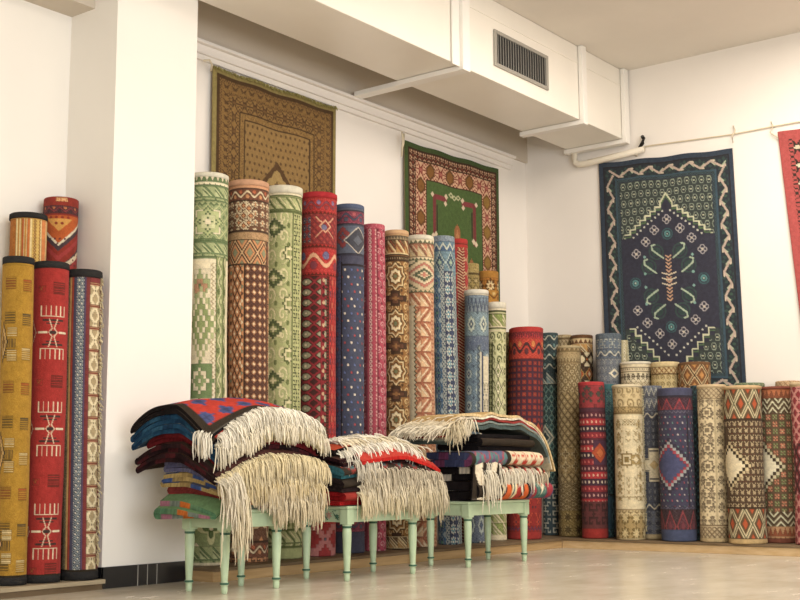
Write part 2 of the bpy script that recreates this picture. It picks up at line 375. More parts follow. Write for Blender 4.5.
class Canvas:
    """w x h in photograph-sized units; k knots per unit. wrap: rolled (arc columns)"""
    def __init__(s, w, h, k, roll, base):
        s.w, s.h, s.k, s.roll = w, h, k, roll
        s.arc = w*PI/2 if roll else w
        s.nc = int(round(s.arc*k*(2 if roll else 1))); s.nr = int(round(h*k))+1
        s.a = np.zeros((s.nr, s.nc, 3)); s.a[:] = lin(base)
        # coordinates (unit = px) for each column: rolled -> 0 at left silhouette of camera side
        ii = np.arange(s.nc)
        s.cx = (ii/s.k-s.arc/2) if roll else ii/s.k
        s.cy = np.arange(s.nr)/s.k
        s.X, s.Y = np.meshgrid(s.cx, s.cy); s.id = np.zeros((s.nr, s.nc), int); s.n = 0; s.fil = np.zeros((s.nr, s.nc), bool)
    def ax(s, x):
        if not s.roll: return x
        f = min(max(x/s.w, 0), 1); return s.arc*(asin(2*f-1)/PI+.5)
    def r(s, x0, x1, y0, y1, mo='solid', tw=8, th=8, pal=('#fff',), brick=0, ox=0, oy=0, sc=0):
        if x0 is None: a0, a1, full = -1e9, 1e9, True
        else: a0, a1, full = s.ax(x0), s.ax(x1), False
        if y0 < 0: y0 += s.h
        if y1 <= 0: y1 += s.h
        M_ = (s.Y >= y0) & (s.Y < y1) & (s.X >= a0) & (s.X < a1)
        if not M_.any(): return s
        if mo != 'solid' and th < 40 and not sc:
            if y1-y0 > 2.2*th: tw, th = tw*.74, th*.74
            elif full and y1-y0 > .8*th: tw *= .82
        x = s.X[M_]-(0 if full else a0)+ox; y = s.Y[M_]-y0+oy
        idx = motif(mo, x, y, tw, th, brick)
        P = np.array([lin(c) for c in pal]); idx = np.minimum(idx, len(P)-1)
        s.a[M_] = P[idx]; s.n += 8; s.id[M_] = s.n+(0*idx if mo == 'speck' else idx)
        f = np.zeros(len(idx), bool)
        if mo in ('quat', 'rosette', 'star', 'stepdia', 'hexo', 'gul', 'dia', 'vineh', 'vine', 'tri', 'triz', 'tulip', 'zig') and th >= 7 and s.roll:
            g_ = motif('lat' if s.n % 16 else 'scroll', x+1.3, y+.7, 4.3, 4.3, .5) == 1; f = g_ & ((idx == 0) | (idx == 2))
        s.fil[M_] = f
        return s
    def seg(s, pts, t, c):
        col = lin(c)
        for (xa, ya), (xb, yb) in zip(pts[:-1], pts[1:]):
            dx, dy = xb-xa, yb-ya; L2 = dx*dx+dy*dy+1e-9
            q = np.clip(((s.X-xa)*dx+(s.Y-ya)*dy)/L2, 0, 1)
            s.a[np.hypot(s.X-xa-q*dx, s.Y-ya-q*dy) < t/2] = col
        return s
    def age(s, amt=.12, fade=.07):
        if s.roll:
            e = np.zeros(s.id.shape, bool); e[:, 1:] |= s.id[:, 1:] != s.id[:, :-1]; e[1:] |= s.id[1:] != s.id[:-1]
            lum_ = s.a.mean(-1); s.a[e] *= np.where(lum_ > .35, .80, .64)[e][:, None]
            lum_ = s.a.mean(-1); k_ = np.where(lum_ > .22, .76, 1.5)
            s.a[s.fil] = (s.a*k_[:, :, None]+.02)[s.fil]
        n = RNG.uniform(1-amt, 1+amt, s.a.shape[:2]); s.a *= n[:, :, None]
        lum = s.a.mean(-1, keepdims=True); s.a = s.a*(1-fade*2)+lum*fade+np.array([.34, .27, .19])*fade; s.a = s.a*np.array([1.02, .97, .86])
        s.a = np.clip(s.a, 0, 1); return s
    def line(s, y, t, c): return s.r(None, None, y, y+t, 'solid', 8, 8, (c,))
    def vline(s, x, t, y0, y1, c): return s.r(x, x+t, y0, y1, 'solid', 8, 8, (c,))
    def shape(s, cx, cy, rw, rh, cols, kind='dia', steps=0):
        """centred nested shape, cx in projected px"""
        u = (s.X-s.ax(cx))/rw; v = (s.Y-(cy if cy >= 0 else s.h+cy))/rh
        if steps: u = np.round(u*steps)/steps; v = np.round(v*steps)/steps
        if kind == 'dia': d = np.abs(u)+np.abs(v)
        elif kind == 'hex': d = np.maximum(np.abs(u)*.6+np.abs(v)*.75, np.abs(u))
        elif kind == 'cross': d = np.minimum(np.maximum(np.abs(u)*2.6, np.abs(v)), np.maximum(np.abs(u), np.abs(v)*2.6))
        elif kind == 'star': d = np.minimum(np.abs(u)+np.abs(v), np.maximum(np.abs(u), np.abs(v))*1.45)
        else: d = np.hypot(u, v)
        s.n += 8
        for q_, (f, c) in enumerate(cols): s.a[d < f] = lin(c); s.id[d < f] = s.n+q_; s.fil[d < f] = False
        return s

BACK = '#b9ab92'
def roll_mesh(name, cv, base, top, rad, parent, facing=None, seed=0, capcol=BACK, seam=None, thick=.012, flat=1.0, z_off=0):
    """rolled pile: base/top = axis end points (world)"""
    rg = np.random.default_rng(seed)
    base = np.array(base, float); top = np.array(top, float)
    nr, nc = cv.nr, cv.nc
    tc = (CP-base)*[1, 1, 0]; tc /= np.linalg.norm(tc); rt = np.cross([0, 0, 1.], tc)   # rt: to the viewer's right
    # phi: -pi..pi, 0 faces viewer;  column i -> arc cx: visible 0..arc -> phi -pi/2..pi/2
    phi = (cv.cx/cv.arc-.5)*PI
    t = 1-np.arange(nr)/(nr-1)          # row 0 = top
    lump = 1+.012*np.sin(t*9+rg.uniform(0, 6))[:, None]*np.cos(phi*2+rg.uniform(0, 6))[None, :]+.008*np.sin(t*23+rg.uniform(0, 6))[:, None]*np.cos(phi*3+rg.uniform(0, 6))[None, :]
    sa = seam if seam is not None else rg.choice([-1, 1])*rg.uniform(1.7, 2.6)
    ph = (phi-sa) % (2*PI)              # spiral growth from the seam round
    sp = 1+.075*(ph/(2*PI)-.5)
    rr = rad*lump*sp[None, :]
    L = float(np.linalg.norm(top-base))
    dt = (1-t)*L; er = .012             # rounded top lip
    lip = np.where(dt < er, np.sqrt(np.clip(1-((er-dt)/er)**2, 0, 1))*.06+.94, 1.0)
    db = t*L; lipb = np.where(db < er, np.sqrt(np.clip(1-((er-db)/er)**2, 0, 1))*.06+.94, 1.0)
    rr = rr*lip[:, None]*lipb[:, None]
    bow = rg.normal(0, .006)
    ax = base[None, :]+(top-base)[None, :]*t[:, None]
    ax = ax+rt[None, :]*(bow*np.sin(PI*t))[:, None]
    c, s_ = np.cos(phi), np.sin(phi)
    V = ax[:, None, :]+rr[:, :, None]*(c[None, :, None]*tc*flat+s_[None, :, None]*rt)
    cols = cv.a
    # spiral end faces: rings going in
    ends = []; ecol = []
    cap = lin(capcol); dk = tuple(x*.45 for x in cap)
    nring = 9
    for e_, row in ((0, 0), (1, nr-1)):
        for q in range(1, nring+1):
            f = 1-q/(nring+.4)
            off = (-.006 if q % 2 else 0.0)*(1 if e_ == 0 else -1)
            P = V[row]*f+ax[row]*(1-f)+np.array([0, 0, off]); ends.append(P); ecol.append(np.tile(dk if q % 2 else cap, (nc, 1)))
    idx = np.arange(nr*nc).reshape(nr, nc); nx = np.roll(idx, -1, 1)
    Q = np.stack([idx[:-1], idx[1:], nx[1:], nx[:-1]], -1).reshape(-1, 4)
    qs = [Q]; off = nr*nc
    for e_, row in ((0, 0), (1, nr-1)):
        prev = idx[row]
        for q in range(nring):
            cur = off+np.arange(nc); off += nc
            a, b, c2, d = prev, np.roll(prev, -1), np.roll(cur, -1), cur
            F_ = np.stack([a, b, c2, d] if e_ == 0 else [a, d, c2, b], -1); qs.append(F_); prev = cur
    # close tiny centre holes with fans
    tr = []; Vc = []
    VV = np.concatenate([V.reshape(-1, 3)]+ends)
    cc = np.concatenate([cols.reshape(-1, 3)]+ecol)
    lastA = nr*nc+(nring-1)*nc; lastB = nr*nc+(2*nring-1)*nc
    n0 = len(VV); VV = np.concatenate([VV, ax[0][None], ax[-1][None]]); cc = np.concatenate([cc, [dk], [dk]])
    i_ = np.arange(nc); j_ = (i_+1) % nc
    tr = np.concatenate([np.stack([np.full(nc, n0), lastA+i_, lastA+j_], -1), np.stack([np.full(nc, n0+1), lastB+j_, lastB+i_], -1)])
    return mesh_np(name, VV, np.concatenate(qs), WOOL, cc, parent, True, tr)

def ring_part(name, base, top, rad, z0, z1, colr, parent, mt=KILIM):
    """thin binding band round the roll between heights z0..z1 (0 at base)"""
    base = np.array(base, float); top = np.array(top, float); n = 48; V = []; C = []
    L = np.linalg.norm(top-base)
    prof = [(z0, rad*1.0), (z0, rad*1.035), ((z0+z1)/2, rad*1.04), (z1, rad*1.03), (z1+.005, rad*.96), (z1+.001, rad*.80)]
    for (z, r_) in prof:
        p = base+(top-base)*(z/L)
        for k_ in range(n): a = 2*PI*k_/n; V.append(p+np.array([r_*cos(a), r_*sin(a), 0])); C.append(np.array(lin(colr))*.85+.02)
    Q = [(j*n+k_, j*n+(k_+1) % n, (j+1)*n+(k_+1) % n, (j+1)*n+k_) for j in range(len(prof)-1) for k_ in range(n)]
    return mesh_np(name, V, Q, mt, np.array(C), parent, True)

def strands(name, starts, dirs, lens, colr, parent, rad=.0035, seed=1, droop=.35, jit=.004, mat_=FRINGE, jitc=.12, nseg=6, dn=.16):
    """each strand: leaves start along dir, bends down under gravity"""
    rg = np.random.default_rng(seed); V = []; Q = []; C = []; base = np.array(lin(colr)); n = 4; off = 0
    for s0, d0, L in zip(starts, dirs, lens):
        p = np.array(s0, float)+rg.normal(0, jit, 3)*[1, 1, .5]; d = np.array(d0, float)+rg.normal(0, dn, 3); d[2] = min(d[2], .12+.0*L); d /= np.linalg.norm(d)
        L = L*rg.uniform(.72, 1.08); st = L/nseg; c = base*rg.uniform(1-jitc*2, 1+jitc); r_ = rad*rg.uniform(.7, 1.3)
        for i in range(nseg+1):
            a = np.cross(d, [.3, .5, .2]); a /= np.linalg.norm(a); b = np.cross(d, a)
            rr = r_*(1.5 if i == 0 else 1 if i < nseg else .45)
            for k_ in range(n): t = 2*PI*k_/n; V.append(p+rr*(a*cos(t)+b*sin(t))); C.append(c*(1-.22*(i == 0)))
            g = np.array([0, 0, -1.]); w = droop*(1.2 if i > 0 else .6)
            d = d*(1-w)+g*w+rg.normal(0, .09, 3)*min(1, dn*6+.3); d /= np.linalg.norm(d); p = p+d*st
        for i in range(nseg):
            for k_ in range(n): Q.append((off+i*n+k_, off+i*n+(k_+1) % n, off+(i+1)*n+(k_+1) % n, off+(i+1)*n+k_))
        off += (nseg+1)*n
    return mesh_np(name, V, Q, mat_, np.clip(np.array(C), 0, 1), parent, True)

#PART2
# ------------------------------------------------------------------ rolled rugs
def base_on(px, plane, val, z):
    lo, hi = 300.0, 800.0
    f = (lambda y: ony(px, y, val)) if plane == 'Y' else (lambda y: onx(px, y, val))
    for _ in range(50):
        mid = (lo+hi)/2
        if f(mid)[2] > z: lo = mid
        else: hi = mid
    return f(lo)

NROLL = 0; RINFO = []
def rolled(label, xl, xr, yt, xb, plane, val, paint, base='#888', k=1.15, z0=ZP, capcol=BACK, rim=None, foot=None, group=None, seam=None, name='rolled_rug', fr=None, flat=1.0, cat='rolled rug', lean=0.0):
    global NROLL; NROLL += 1
    xc = (xl+xr)/2
    T = (ony if plane == 'Y' else onx)(xc, yt, val+lean); dp = depth(T); rad = (xr-xl)/2*dp/FPX/1.02
    T[2] = CH+(T[2]-CH)*(dp-rad*.9)/dp
    B = base_on(xb, plane, val, z0); B[2] = z0+.001
    h = (T[2]-B[2])*FPX/dp
    e = empty(name, tuple(B)); tag(e, label, cat, group)
    k = max(k, 1.5); cv = Canvas(xr-xl, h, k, True, base); paint(cv); cv.age()
    roll_mesh('rug_pile', cv, B, T, rad, e, seed=NROLL, capcol=capcol, seam=seam, flat=flat)
    L = float(np.linalg.norm(T-B))
    if rim: ring_part('edge_binding', B, T, rad, L-rim[0]*dp/FPX, L+.002, rim[1], e)
    if foot: ring_part('edge_binding', B, T, rad, .0015, foot[0]*dp/FPX, foot[1], e)
    if fr:   # fringe along a vertical seam at projected fraction fr[0], length fr[1] px, colour
        fx, ln, fc = fr; ph = asin(2*fx-1)
        tc = (CP-B)*[1, 1, 0]; tc /= np.linalg.norm(tc); rt = np.cross([0, 0, 1.], tc)
        st = []; di = []; le = []
        n = int(L/.009)
        for i in range(n):
            t = .05+.93*(i+.5)/n; st.append(B+(T-B)*t+(rad*1.0)*(cos(ph)*tc+sin(ph)*rt)); di.append(rt*(1 if fx > .5 else -1)*.9*cos(ph)+tc*.35); le.append(ln*dp/FPX)
        strands('fringe', st, di, le, fc, e, rad=.004, seed=NROLL, droop=.3, jit=.003, nseg=4)
    RINFO.append((NROLL, tuple(B), rad*1.05, label))
    return e

CRM = '#dfd5bb'
def p1(c):
    G, DG, C = '#a3b286', '#5f7a55', '#e3dcc4'
    def tri_band(y): c.r(None, None, y, y+17, 'tri', 15, 13, (G, '#b9c59b', DG), oy=0); c.line(y, 1.5, DG); c.line(y+15, 1.6, DG)
    c.r(None, None, 0, 12, 'saw', 7, 9, (C, DG), oy=0); tri_band(12)
    c.r(None, None, 29, 32, 'saw', 6, 4, (G, DG)); c.r(None, None, 32, 66, 'lat', 12, 11, ('#93a77c', '#b7c194', '#6f8860'), sc=1); [c.shape(xx, 49, 19, 17, [(1, C), (.92, '#6f8860'), (.82, '#b3c08f'), (.6, '#5f7a55'), (.5, '#c9cfa6'), (.3, '#5f7a55'), (.18, C)], kd, steps=9) for xx, kd in ((19, 'star'),)]; c.r(None, None, 66, 69, 'saw', 6, 4, (DG, G)); tri_band(68)
    c.line(84, 2, '#6d8360')
    c.r(None, None, 86, c.h-70, 'solid', 8, 8, (C,))
    c.r(6, 25, 96, 160, 'tulip', 30, 62, (C, '#9bab7c', '#b98d72', '#5f7a55'), ox=6)
    c.r(22, 27.5, 90, c.h-74, 'zigv', 6, 6, (C, '#b9a988', C))
    for yy in (150, 262): c.shape(13, yy, 20, 40, [(1, '#a9b487'), (.8, C), (.62, '#8c9f6b'), (.35, C), (.2, '#8c9f6b')], steps=7)
    for yy in (205, 330): c.shape(12, yy, 17, 22, [(1, '#6f8c60'), (.65, C), (.45, '#88a070'), (.15, C)], 'star', steps=6)
    c.r(28, 37, 84, c.h-70, 'vine', 11, 26, ('#8d9c6c', '#dcd9b8', '#5c6f48', '#b5bd92')); c.vline(27.5, 1, 84, c.h-70, '#5f6f48'); c.vline(34.5, .8, 84, c.h-70, '#55633f')
    c.r(None, None, -70, -52, 'tri', 15, 13, (G, '#b9c59b', DG)); c.r(None, None, -52, -18, 'quat', 37, 34, ('#8fa377', '#c9cfa6', '#4f6a45', C), ox=10); c.r(None, None, -18, -3, 'tri', 15, 13, (G, '#b9c59b', DG))
def p2(c):
    O, Bn, C, Gy = '#c98f66', '#4f352c', '#dccdb0', '#8d8576'
    c.r(None, None, 0, 8, 'solid', 8, 8, ('#cf9a78',)); c.r(None, None, 8, 20, 'vineh', 17, 12, ('#6b4033', C, '#a85a3e', '#c98f66')); c.line(7.5, 1.2, Bn); c.line(20, 1.3, '#3f2c26')
    c.r(None, None, 21, 50, 'fleur', 12, 12, ('#6b4a3c', C, O, '#8d5a44')); [c.shape(16+q*7*cos(a), 35.5+q*10*sin(a), 5, 5, [(1, '#dccdb0'), (.7, '#7d4636'), (.35, '#c98f66')], 'star', steps=4) for q, a in [(0, 0)]+[(1, j*PI/4) for j in range(8)]]
    c.line(50, 1.5, '#3f2c26'); c.r(None, None, 52, 59, 'speck', 3, 3, ('#b79572', '#8f7558', '#a68560')); c.line(59, 1.5, '#3f2c26')
    c.r(None, None, 60, c.h, 'hook', 18, 19, (O, Bn, '#8a9075', C), oy=0); c.r(0, 17, 60, c.h-60, 'zigv', 18, 19, (O, Bn, '#b9714c')); c.r(2, 17, 60, c.h-60, 'dots2', 9, 9.5, (O, '#e3d3b5', '#7f8a74', '#5a3a30')); c.r(5, 14, 60, c.h-60, 'lat', 9, 19, ('#c48a63', '#4a3129', '#e6d9bd'))
    c.r(None, None, 60, 84, 'eight', 19, 24, ('#c98f66', Bn, '#bcae8a'), ox=4, sc=1); c.r(None, None, 60, 84, 'lat2', 16, 24, ('#c98f66', Bn, '#d8b48c', '#8a9075'), ox=6, sc=1)
    c.r(17, 40, 84, c.h-60, 'dia', 9, 10.5, ('#4b2c27', '#d7bd98', '#b0684a', '#e5d6b6'), brick=.5); c.r(17, 40, 84, c.h-60, 'dia', 9, 10.5, ('#4b2c27', '#7a4a3c', '#c08a66', '#e5d6b6'), ox=0)
    c.vline(16.3, 1.4, 84, c.h-60, '#2e211d'); c.r(None, None, 83, 84.6, 'solid', 8, 8, ('#3a2823',)) ; c.r(38.5, 40, 60, c.h-60, 'solid', 8, 8, ('#5a3a2e',))
    c.r(None, None, -60, -50, 'speck', 3, 3, ('#b79572', '#8f7558', '#a68560')); c.r(None, None, -50, -20, 'quat', 29, 29, ('#6b4a3c', '#d9c2a0', '#7d4636', '#c98f66')); c.line(c.h-50, 1.4, '#3f2c26'); c.line(c.h-20, 1.4, '#3f2c26'); c.r(None, None, -18, -5, 'vineh', 17, 12, ('#6b4033', C, '#a85a3e', '#c98f66'))
def p3(c):
    G, DG, C = '#a9b381', '#5a6a42', '#d9d6ae'
    c.r(None, None, 0, 9, 'solid', 8, 8, ('#e0dac2',)); c.line(9, 1.6, DG); c.r(None, None, 11, 25, 'triz', 13, 13, (G, '#bcc493', DG, C)); c.line(25, 1.8, DG)
    c.r(None, None, 27, c.h-28, 'scroll', 17, 26, (G, C, '#6b7a4c'), oy=3); 
    y = 42
    while y < c.h-35:
        c.shape(10, y, 13, 11, [(1, C), (.82, '#4f6040'), (.5, '#8c9a66'), (.22, C)], 'star', steps=5); y += 50
    y = 67
    while y < c.h-35:
        c.shape(26, y, 8, 10, [(1, '#5a6a42'), (.7, C), (.4, '#8c9a66')], 'star', steps=5); y += 50
    c.r(29, 36, 27, c.h-28, 'hook', 9, 22, ('#b4bb88', '#3f4c35', '#8c9a66')); c.vline(28.4, 1, 27, c.h-28, DG); c.vline(26.3, .8, 27, c.h-28, '#d9d6ae')
    c.r(None, None, -28, -12, 'triz', 13, 13, (G, '#bcc493', DG, C)); c.line(c.h-28, 1.5, DG); c.line(c.h-12, 1.5, DG)
def p4(c):
    R, D, B = '#a31f28', '#5a1218', '#5e5a78'
    c.r(None, None, 0, 6, 'solid', 8, 8, ('#b3232a',)); c.r(None, None, 6, 19, 'vineh', 20, 13, (R, '#7c3a52', '#77608a', '#8a3140')); c.r(None, None, 19, 22, 'saw', 5, 3, (R, D))
    c.r(None, None, 22, 52, 'lat', 7, 7, ('#9c2a35', '#7c2a3a', '#b04a48'), sc=1); c.seg([(36, 28), (30, 34), (36, 40), (42, 34), (36, 28)], 1.6, '#d9a58c'); c.seg([(26, 25), (33, 31)], 1.4, '#d9a58c'); c.seg([(46, 25), (39, 31)], 1.4, '#d9a58c'); c.seg([(26, 45), (33, 38)], 1.4, '#d9a58c'); c.seg([(46, 45), (39, 38)], 1.4, '#d9a58c'); c.shape(24, 35, 3, 3, [(1, '#6a6a90')], 'disc'); c.r(2, 10, 24, 50, 'rosette', 10, 10, ('#8f2430', '#6a6a86', '#4a4664', '#c9a29a')); c.r(None, None, 52, 56, 'saw', 5, 3, (R, D))
    c.r(None, None, 56, 82, 'vineh', 32, 24, (R, '#d9a58a', '#5e5a86', '#7b3048'), ox=9); c.r(None, None, 80, 84, 'saw', 5, 3, ('#b3232a', D))
    c.r(None, None, 84, c.h, 'solid', 8, 8, ('#8c1c30',))
    c.r(0, 27, 84, c.h-60, 'gulh', 19, 10.3, ('#8a1a30', '#3b1420', '#9c9a86', '#e2d2bc'), ox=-6, oy=0, sc=1); c.r(21.5, 25, 84, c.h-60, 'dots2', 7, 10, ('#8a1a30', '#cfa98e', '#3b1420'))
    c.r(27, 29.5, 84, c.h-40, 'dots', 3, 4, ('#3a1016', '#a03038')); c.r(29.5, 40, 84, c.h, 'vine', 9, 30, ('#a9222b', '#7c2030', '#6a2a45', '#c46a58'))
    c.r(None, None, -60, -56, 'saw', 5, 3, (R, D)); c.r(None, None, -56, -30, 'vineh', 32, 24, (R, '#b9757a', '#5e5a86', '#7b3048')); c.r(None, None, -30, 0, 'xx', 30, 28, ('#9c2a35', '#b9757a', '#5f5a70', B))
def p5(c):
    N, Rr, C = '#46506b', '#8e3346', '#cfc7c0'
    c.r(None, None, 0, 6, 'solid', 8, 8, ('#515c76',)); c.r(None, None, 6, 19, 'vineh', 20, 13, ('#7c3350', '#3f4866', '#9a4a5a', '#46506b')); c.line(6, 1.2, '#2a3148'); c.line(19, 1.4, '#2a3148')
    c.r(None, None, 21, 49, 'solid', 8, 8, ('#54617b',)); c.shape(9, 33, 12, 12, [(1, '#cfc7c0'), (.9, '#8e3a44'), (.5, '#54617b'), (.3, '#8e3a44')], steps=6); c.shape(24, 36, 15, 14, [(1, '#c9c4c0'), (.9, '#3f4658'), (.4, '#5b6478')], steps=0)
    c.line(49, 2, '#2a3148'); c.r(None, None, 51, c.h, 'solid', 8, 8, ('#3e4562',))
    c.r(0, 7, 51, c.h-30, 'vine', 9, 20, ('#38436a', '#6a5a88', '#4a5480', '#7a3a5a')); c.vline(7, 1.2, 58, c.h-35, '#15182a'); c.r(8.2, 31, 62, c.h-35, 'dots3', 6.6, 7.2, ('#3c4867', '#e6ddd0', '#b04a58', '#5d74b0'), brick=.5, sc=1); c.r(8, 31, 60, 62, 'solid', 8, 8, ('#15182a',))
    c.r(None, None, -34, -20, 'vineh', 20, 13, ('#7c3350', '#3f4866', '#9a4a5a', '#46506b')); c.line(c.h-34, 1.2, '#2a3148')
def p6(c):
    c.r(None, None, 0, c.h, 'scroll', 11, 11, ('#a83f5b', '#d39aa5', '#7a2742'), brick=.5); c.r(None, None, 0, 5, 'speck', 3, 3, ('#b9506a', '#9c3a54', '#c97a8c'))
    c.r(3, 5, 5, c.h, 'barsv', 2, 8, ('#7f2946', '#b54f6b')); c.r(14.5, 16, 5, c.h, 'barsv', 2, 8, ('#b34a66', '#8c2f4c')); c.r(5, 14.5, 5, c.h, 'eight', 9.5, 11, ('#b0445f', '#deb0b2', '#7a2742'))
def p7(c):
    Bn, C, T = '#3d2a20', '#dac69c', '#8d6540'
    c.r(None, None, 0, 5, 'solid', 8, 8, ('#c9a67c',)); c.r(None, None, 5, 9, 'saw', 4, 4, ('#5c5348', '#9a8a70')); c.r(None, None, 9, 24, 'triz', 12, 14, ('#5a4630', '#b08a58', C, '#9a4f3a')); c.line(24, 1.3, Bn); c.line(9, 1, Bn); c.r(None, None, 26, 30, 'dots', 3, 4, (Bn, '#a89878')); c.line(30, 1, Bn)
    y = 31; i = 0
    c.r(None, None, 31, c.h, 'scroll', 12, 14, ('#8a6238', '#d0b482', '#4a3424'))
    while y < c.h-20:
        c.shape(11.5, y+15, 13, 16, [(1, '#5a4028'), (.88, '#d9c79e'), (.76, '#8a6238'), (.6, '#5a4028'), (.52, '#e0d3b0'), (.3, '#8a6238'), (.18, '#6b7356')], 'star', steps=0); c.shape(11.5, y+37, 13, 8, [(1, '#3a261f'), (.6, '#5c3a2c'), (.3, '#8d6540')], 'cross'); y += 47
    c.r(None, None, -12, -1, 'triz', 12, 11, ('#5a4630', '#b08a58', C))
def p8(c):
    P, C, G = '#c4886a', '#dccfb2', '#5a6450'
    c.r(None, None, 0, 7, 'solid', 8, 8, ('#e2d9c0',)); c.r(None, None, 4, 8, 'saw', 6, 4, ('#e2d9c0', G)); c.r(None, None, 8, 22, 'triz', 12, 14, ('#bd7d66', '#cfb992', '#7e5a4a', C)); c.r(None, None, 22, 25, 'saw', 5, 3, (C, G))
    c.shape(18, 39.5, 26, 15, [(3, '#b9a888'), (1.7, '#8c8470'), (1.55, '#d8cbb0'), (1.3, '#54604f'), (1.15, '#cdbfa2'), (.85, '#b9756a'), (.7, '#d8cbb0'), (.45, '#54604f'), (.3, '#d8cbb0'), (.15, '#b9756a')], steps=10); c.r(None, None, 57, c.h, 'solid', 8, 8, ('#c78c6c',)); c.r(None, None, 0, 7, 'solid', 8, 8, ('#e2d9c0',)); c.r(None, None, 4, 8, 'saw', 6, 4, ('#e2d9c0', G)); c.r(None, None, 8, 22, 'triz', 12, 14, ('#bd7d66', '#cfb992', '#7e5a4a', C)); c.r(None, None, 22, 25, 'saw', 5, 3, (C, G)); c.r(None, None, 54, 57, 'saw', 6, 3, ('#cbb898', G)); 
    c.r(None, None, 57, c.h, 'triz', 15, 20, ('#c78c6c', '#d9b896', '#9a5c48', '#ead9c0')); c.r(0, 7, 70, c.h-40, 'solid', 8, 8, ('#d6ccb4',)); c.r(7, 10.5, 70, c.h-40, 'zigv', 5, 6, ('#d6ccb4', '#4d5546', '#c78c6c')); c.r(24.5, 27, 57, c.h, 'sawv', 3, 5, ('#d8a789', '#a8674c'))
    c.r(0, 7, 200, 300, 'vase', 8, 20, ('#d6ccb4', '#b9a37c', '#a97a60'))
def p9(c):
    B, L, N = '#47719a', '#a9bcc6', '#22365a'
    c.r(None, None, 0, 6, 'speck', 3, 3, ('#7d8ea3', '#5d6f8c', '#9aa8b4')); c.r(None, None, 6, c.h, 'solid', 8, 8, ('#4f6f8c',)); c.r(None, None, 6, 16, 'zig', 9, 10, ('#51708c', '#c3cdca', '#35557c')); c.r(None, None, 16, 40, 'stepdia', 15, 22, ('#5d7d92', '#a9bcc0', '#2d5070', '#9fb7a8'), ox=4)
    c.r(0, 8, 40, c.h, 'gul', 9, 20, ('#3f6a94', '#a3b9c8', '#234a78', '#5f9a8c')); c.r(8, 12, 30, c.h, 'lat', 4, 6, ('#7f9aae', '#dadfdc', '#35557c')); c.r(12, 21, 36, c.h, 'rosette', 9, 16.5, ('#2a3c60', '#c9d0d0', '#4a86a0', '#e6e4da')); c.r(20, 24, 40, c.h, 'zigv', 4, 7, ('#6d8798', '#c9d0cc', '#35557c'))
def p10(c):
    c.r(None, None, 0, c.h, 'dia', 15, 19, ('#96232b', '#cfae88', '#8c2f2e', '#b99a6a'), ox=9); c.r(None, None, 0, 9, 'solid', 8, 8, ('#ac242b',)); c.r(None, None, 4, 6, 'bars', 8, 3, ('#ac242b', '#4a1a1c')); c.r(9, 16, 12, c.h, 'chev', 15, 12, ('#a3272c', '#d3b99a', '#6a1a20'))
def p11(c):
    B, L, N = '#63788e', '#b9c4c4', '#3d4f6e'
    c.r(None, None, 0, 5, 'solid', 8, 8, ('#cdc8b8',)); c.r(None, None, 5, 22, 'zig', 5, 20, ('#6b7f94', '#4a5c7c', '#7f90a0')); c.r(None, None, 22, 70, 'star', 16, 24, ('#6a8292', '#b9c6c0', '#4a6078', '#d8dccb'), ox=6); c.r(None, None, 46, 60, 'speck', 4, 4, ('#5a6b88', '#48587a', '#7a8a9c'))
    c.r(None, None, 60, c.h, 'star', 15, 21, ('#60788e', '#a9b9be', '#3f5474', '#d3d8cc'), ox=6); c.r(13, 16, 55, c.h, 'zigv', 4, 8, ('#60788e', '#2f3f62', '#8b9a9c')); c.r(16, 17.5, 62, c.h, 'solid', 8, 8, ('#dcd7c6',)); c.r(17.5, 19, 62, c.h, 'solid', 8, 8, ('#3f4c6a',)); c.r(19, 24, 66, c.h, 'solid', 8, 8, ('#d5d0bd',)); c.r(19, 24, 90, c.h-30, 'vase', 5, 22, ('#d5d0bd', '#8c8f7c', '#5b6e8a'))
    c.r(None, None, -30, -2, 'star', 12, 26, ('#55647c', '#a9b9be', '#3f5474'))
def p12(c):
    G, C, D = '#8f9a68', '#ddd6ba', '#3f4a30'
    c.r(None, None, 0, 8, 'solid', 8, 8, ('#e3dcc6',)); c.line(8, 1.5, D); c.line(11, 1, D); c.r(None, None, 12, 25, 'tri', 13, 13, ('#79894f', '#a0aa74', C)); c.line(25, 1.5, D); c.line(28, 1, C)
    c.r(None, None, 29, c.h, 'scroll', 10, 16, ('#c9cca4', '#54603c', '#8f9a68')); c.r(0, 5, 40, c.h-30, 'hook', 6, 14, ('#a8b080', D, C)); c.vline(5, 1, 40, c.h-30, D); c.r(8, 16, 60, c.h-30, 'stepdia', 9, 22, ('#ccd0a8', '#55613e', '#dfdcc0', '#7c8a5a'))
    c.r(None, None, -30, -6, 'tri', 13, 13, ('#79894f', '#a0aa74', C)); c.r(None, None, -6, 0, 'solid', 8, 8, ('#ded6bd',))
def p13(c): c.r(None, None, 0, c.h, 'speck', 3, 3, ('#a3925c', '#7d6c40', '#b8a878')); c.r(None, None, 10, 12, 'solid', 8, 8, ('#54452a',)); c.r(None, None, 14, c.h, 'rosette', 10, 10, ('#9c8a54', '#6b5a34', '#bba978'))
def p14(c): c.r(None, None, 0, 7, 'solid', 8, 8, ('#a8762c',)); c.r(None, None, 7, 26, 'rosette', 16, 17, ('#9a6420', '#5f3a18', '#dcc79a', '#8a5a24')); c.r(None, None, 20, c.h, 'vineh', 18, 14, ('#b8842f', '#7a4a1c', '#d6b878', '#8a5520'))

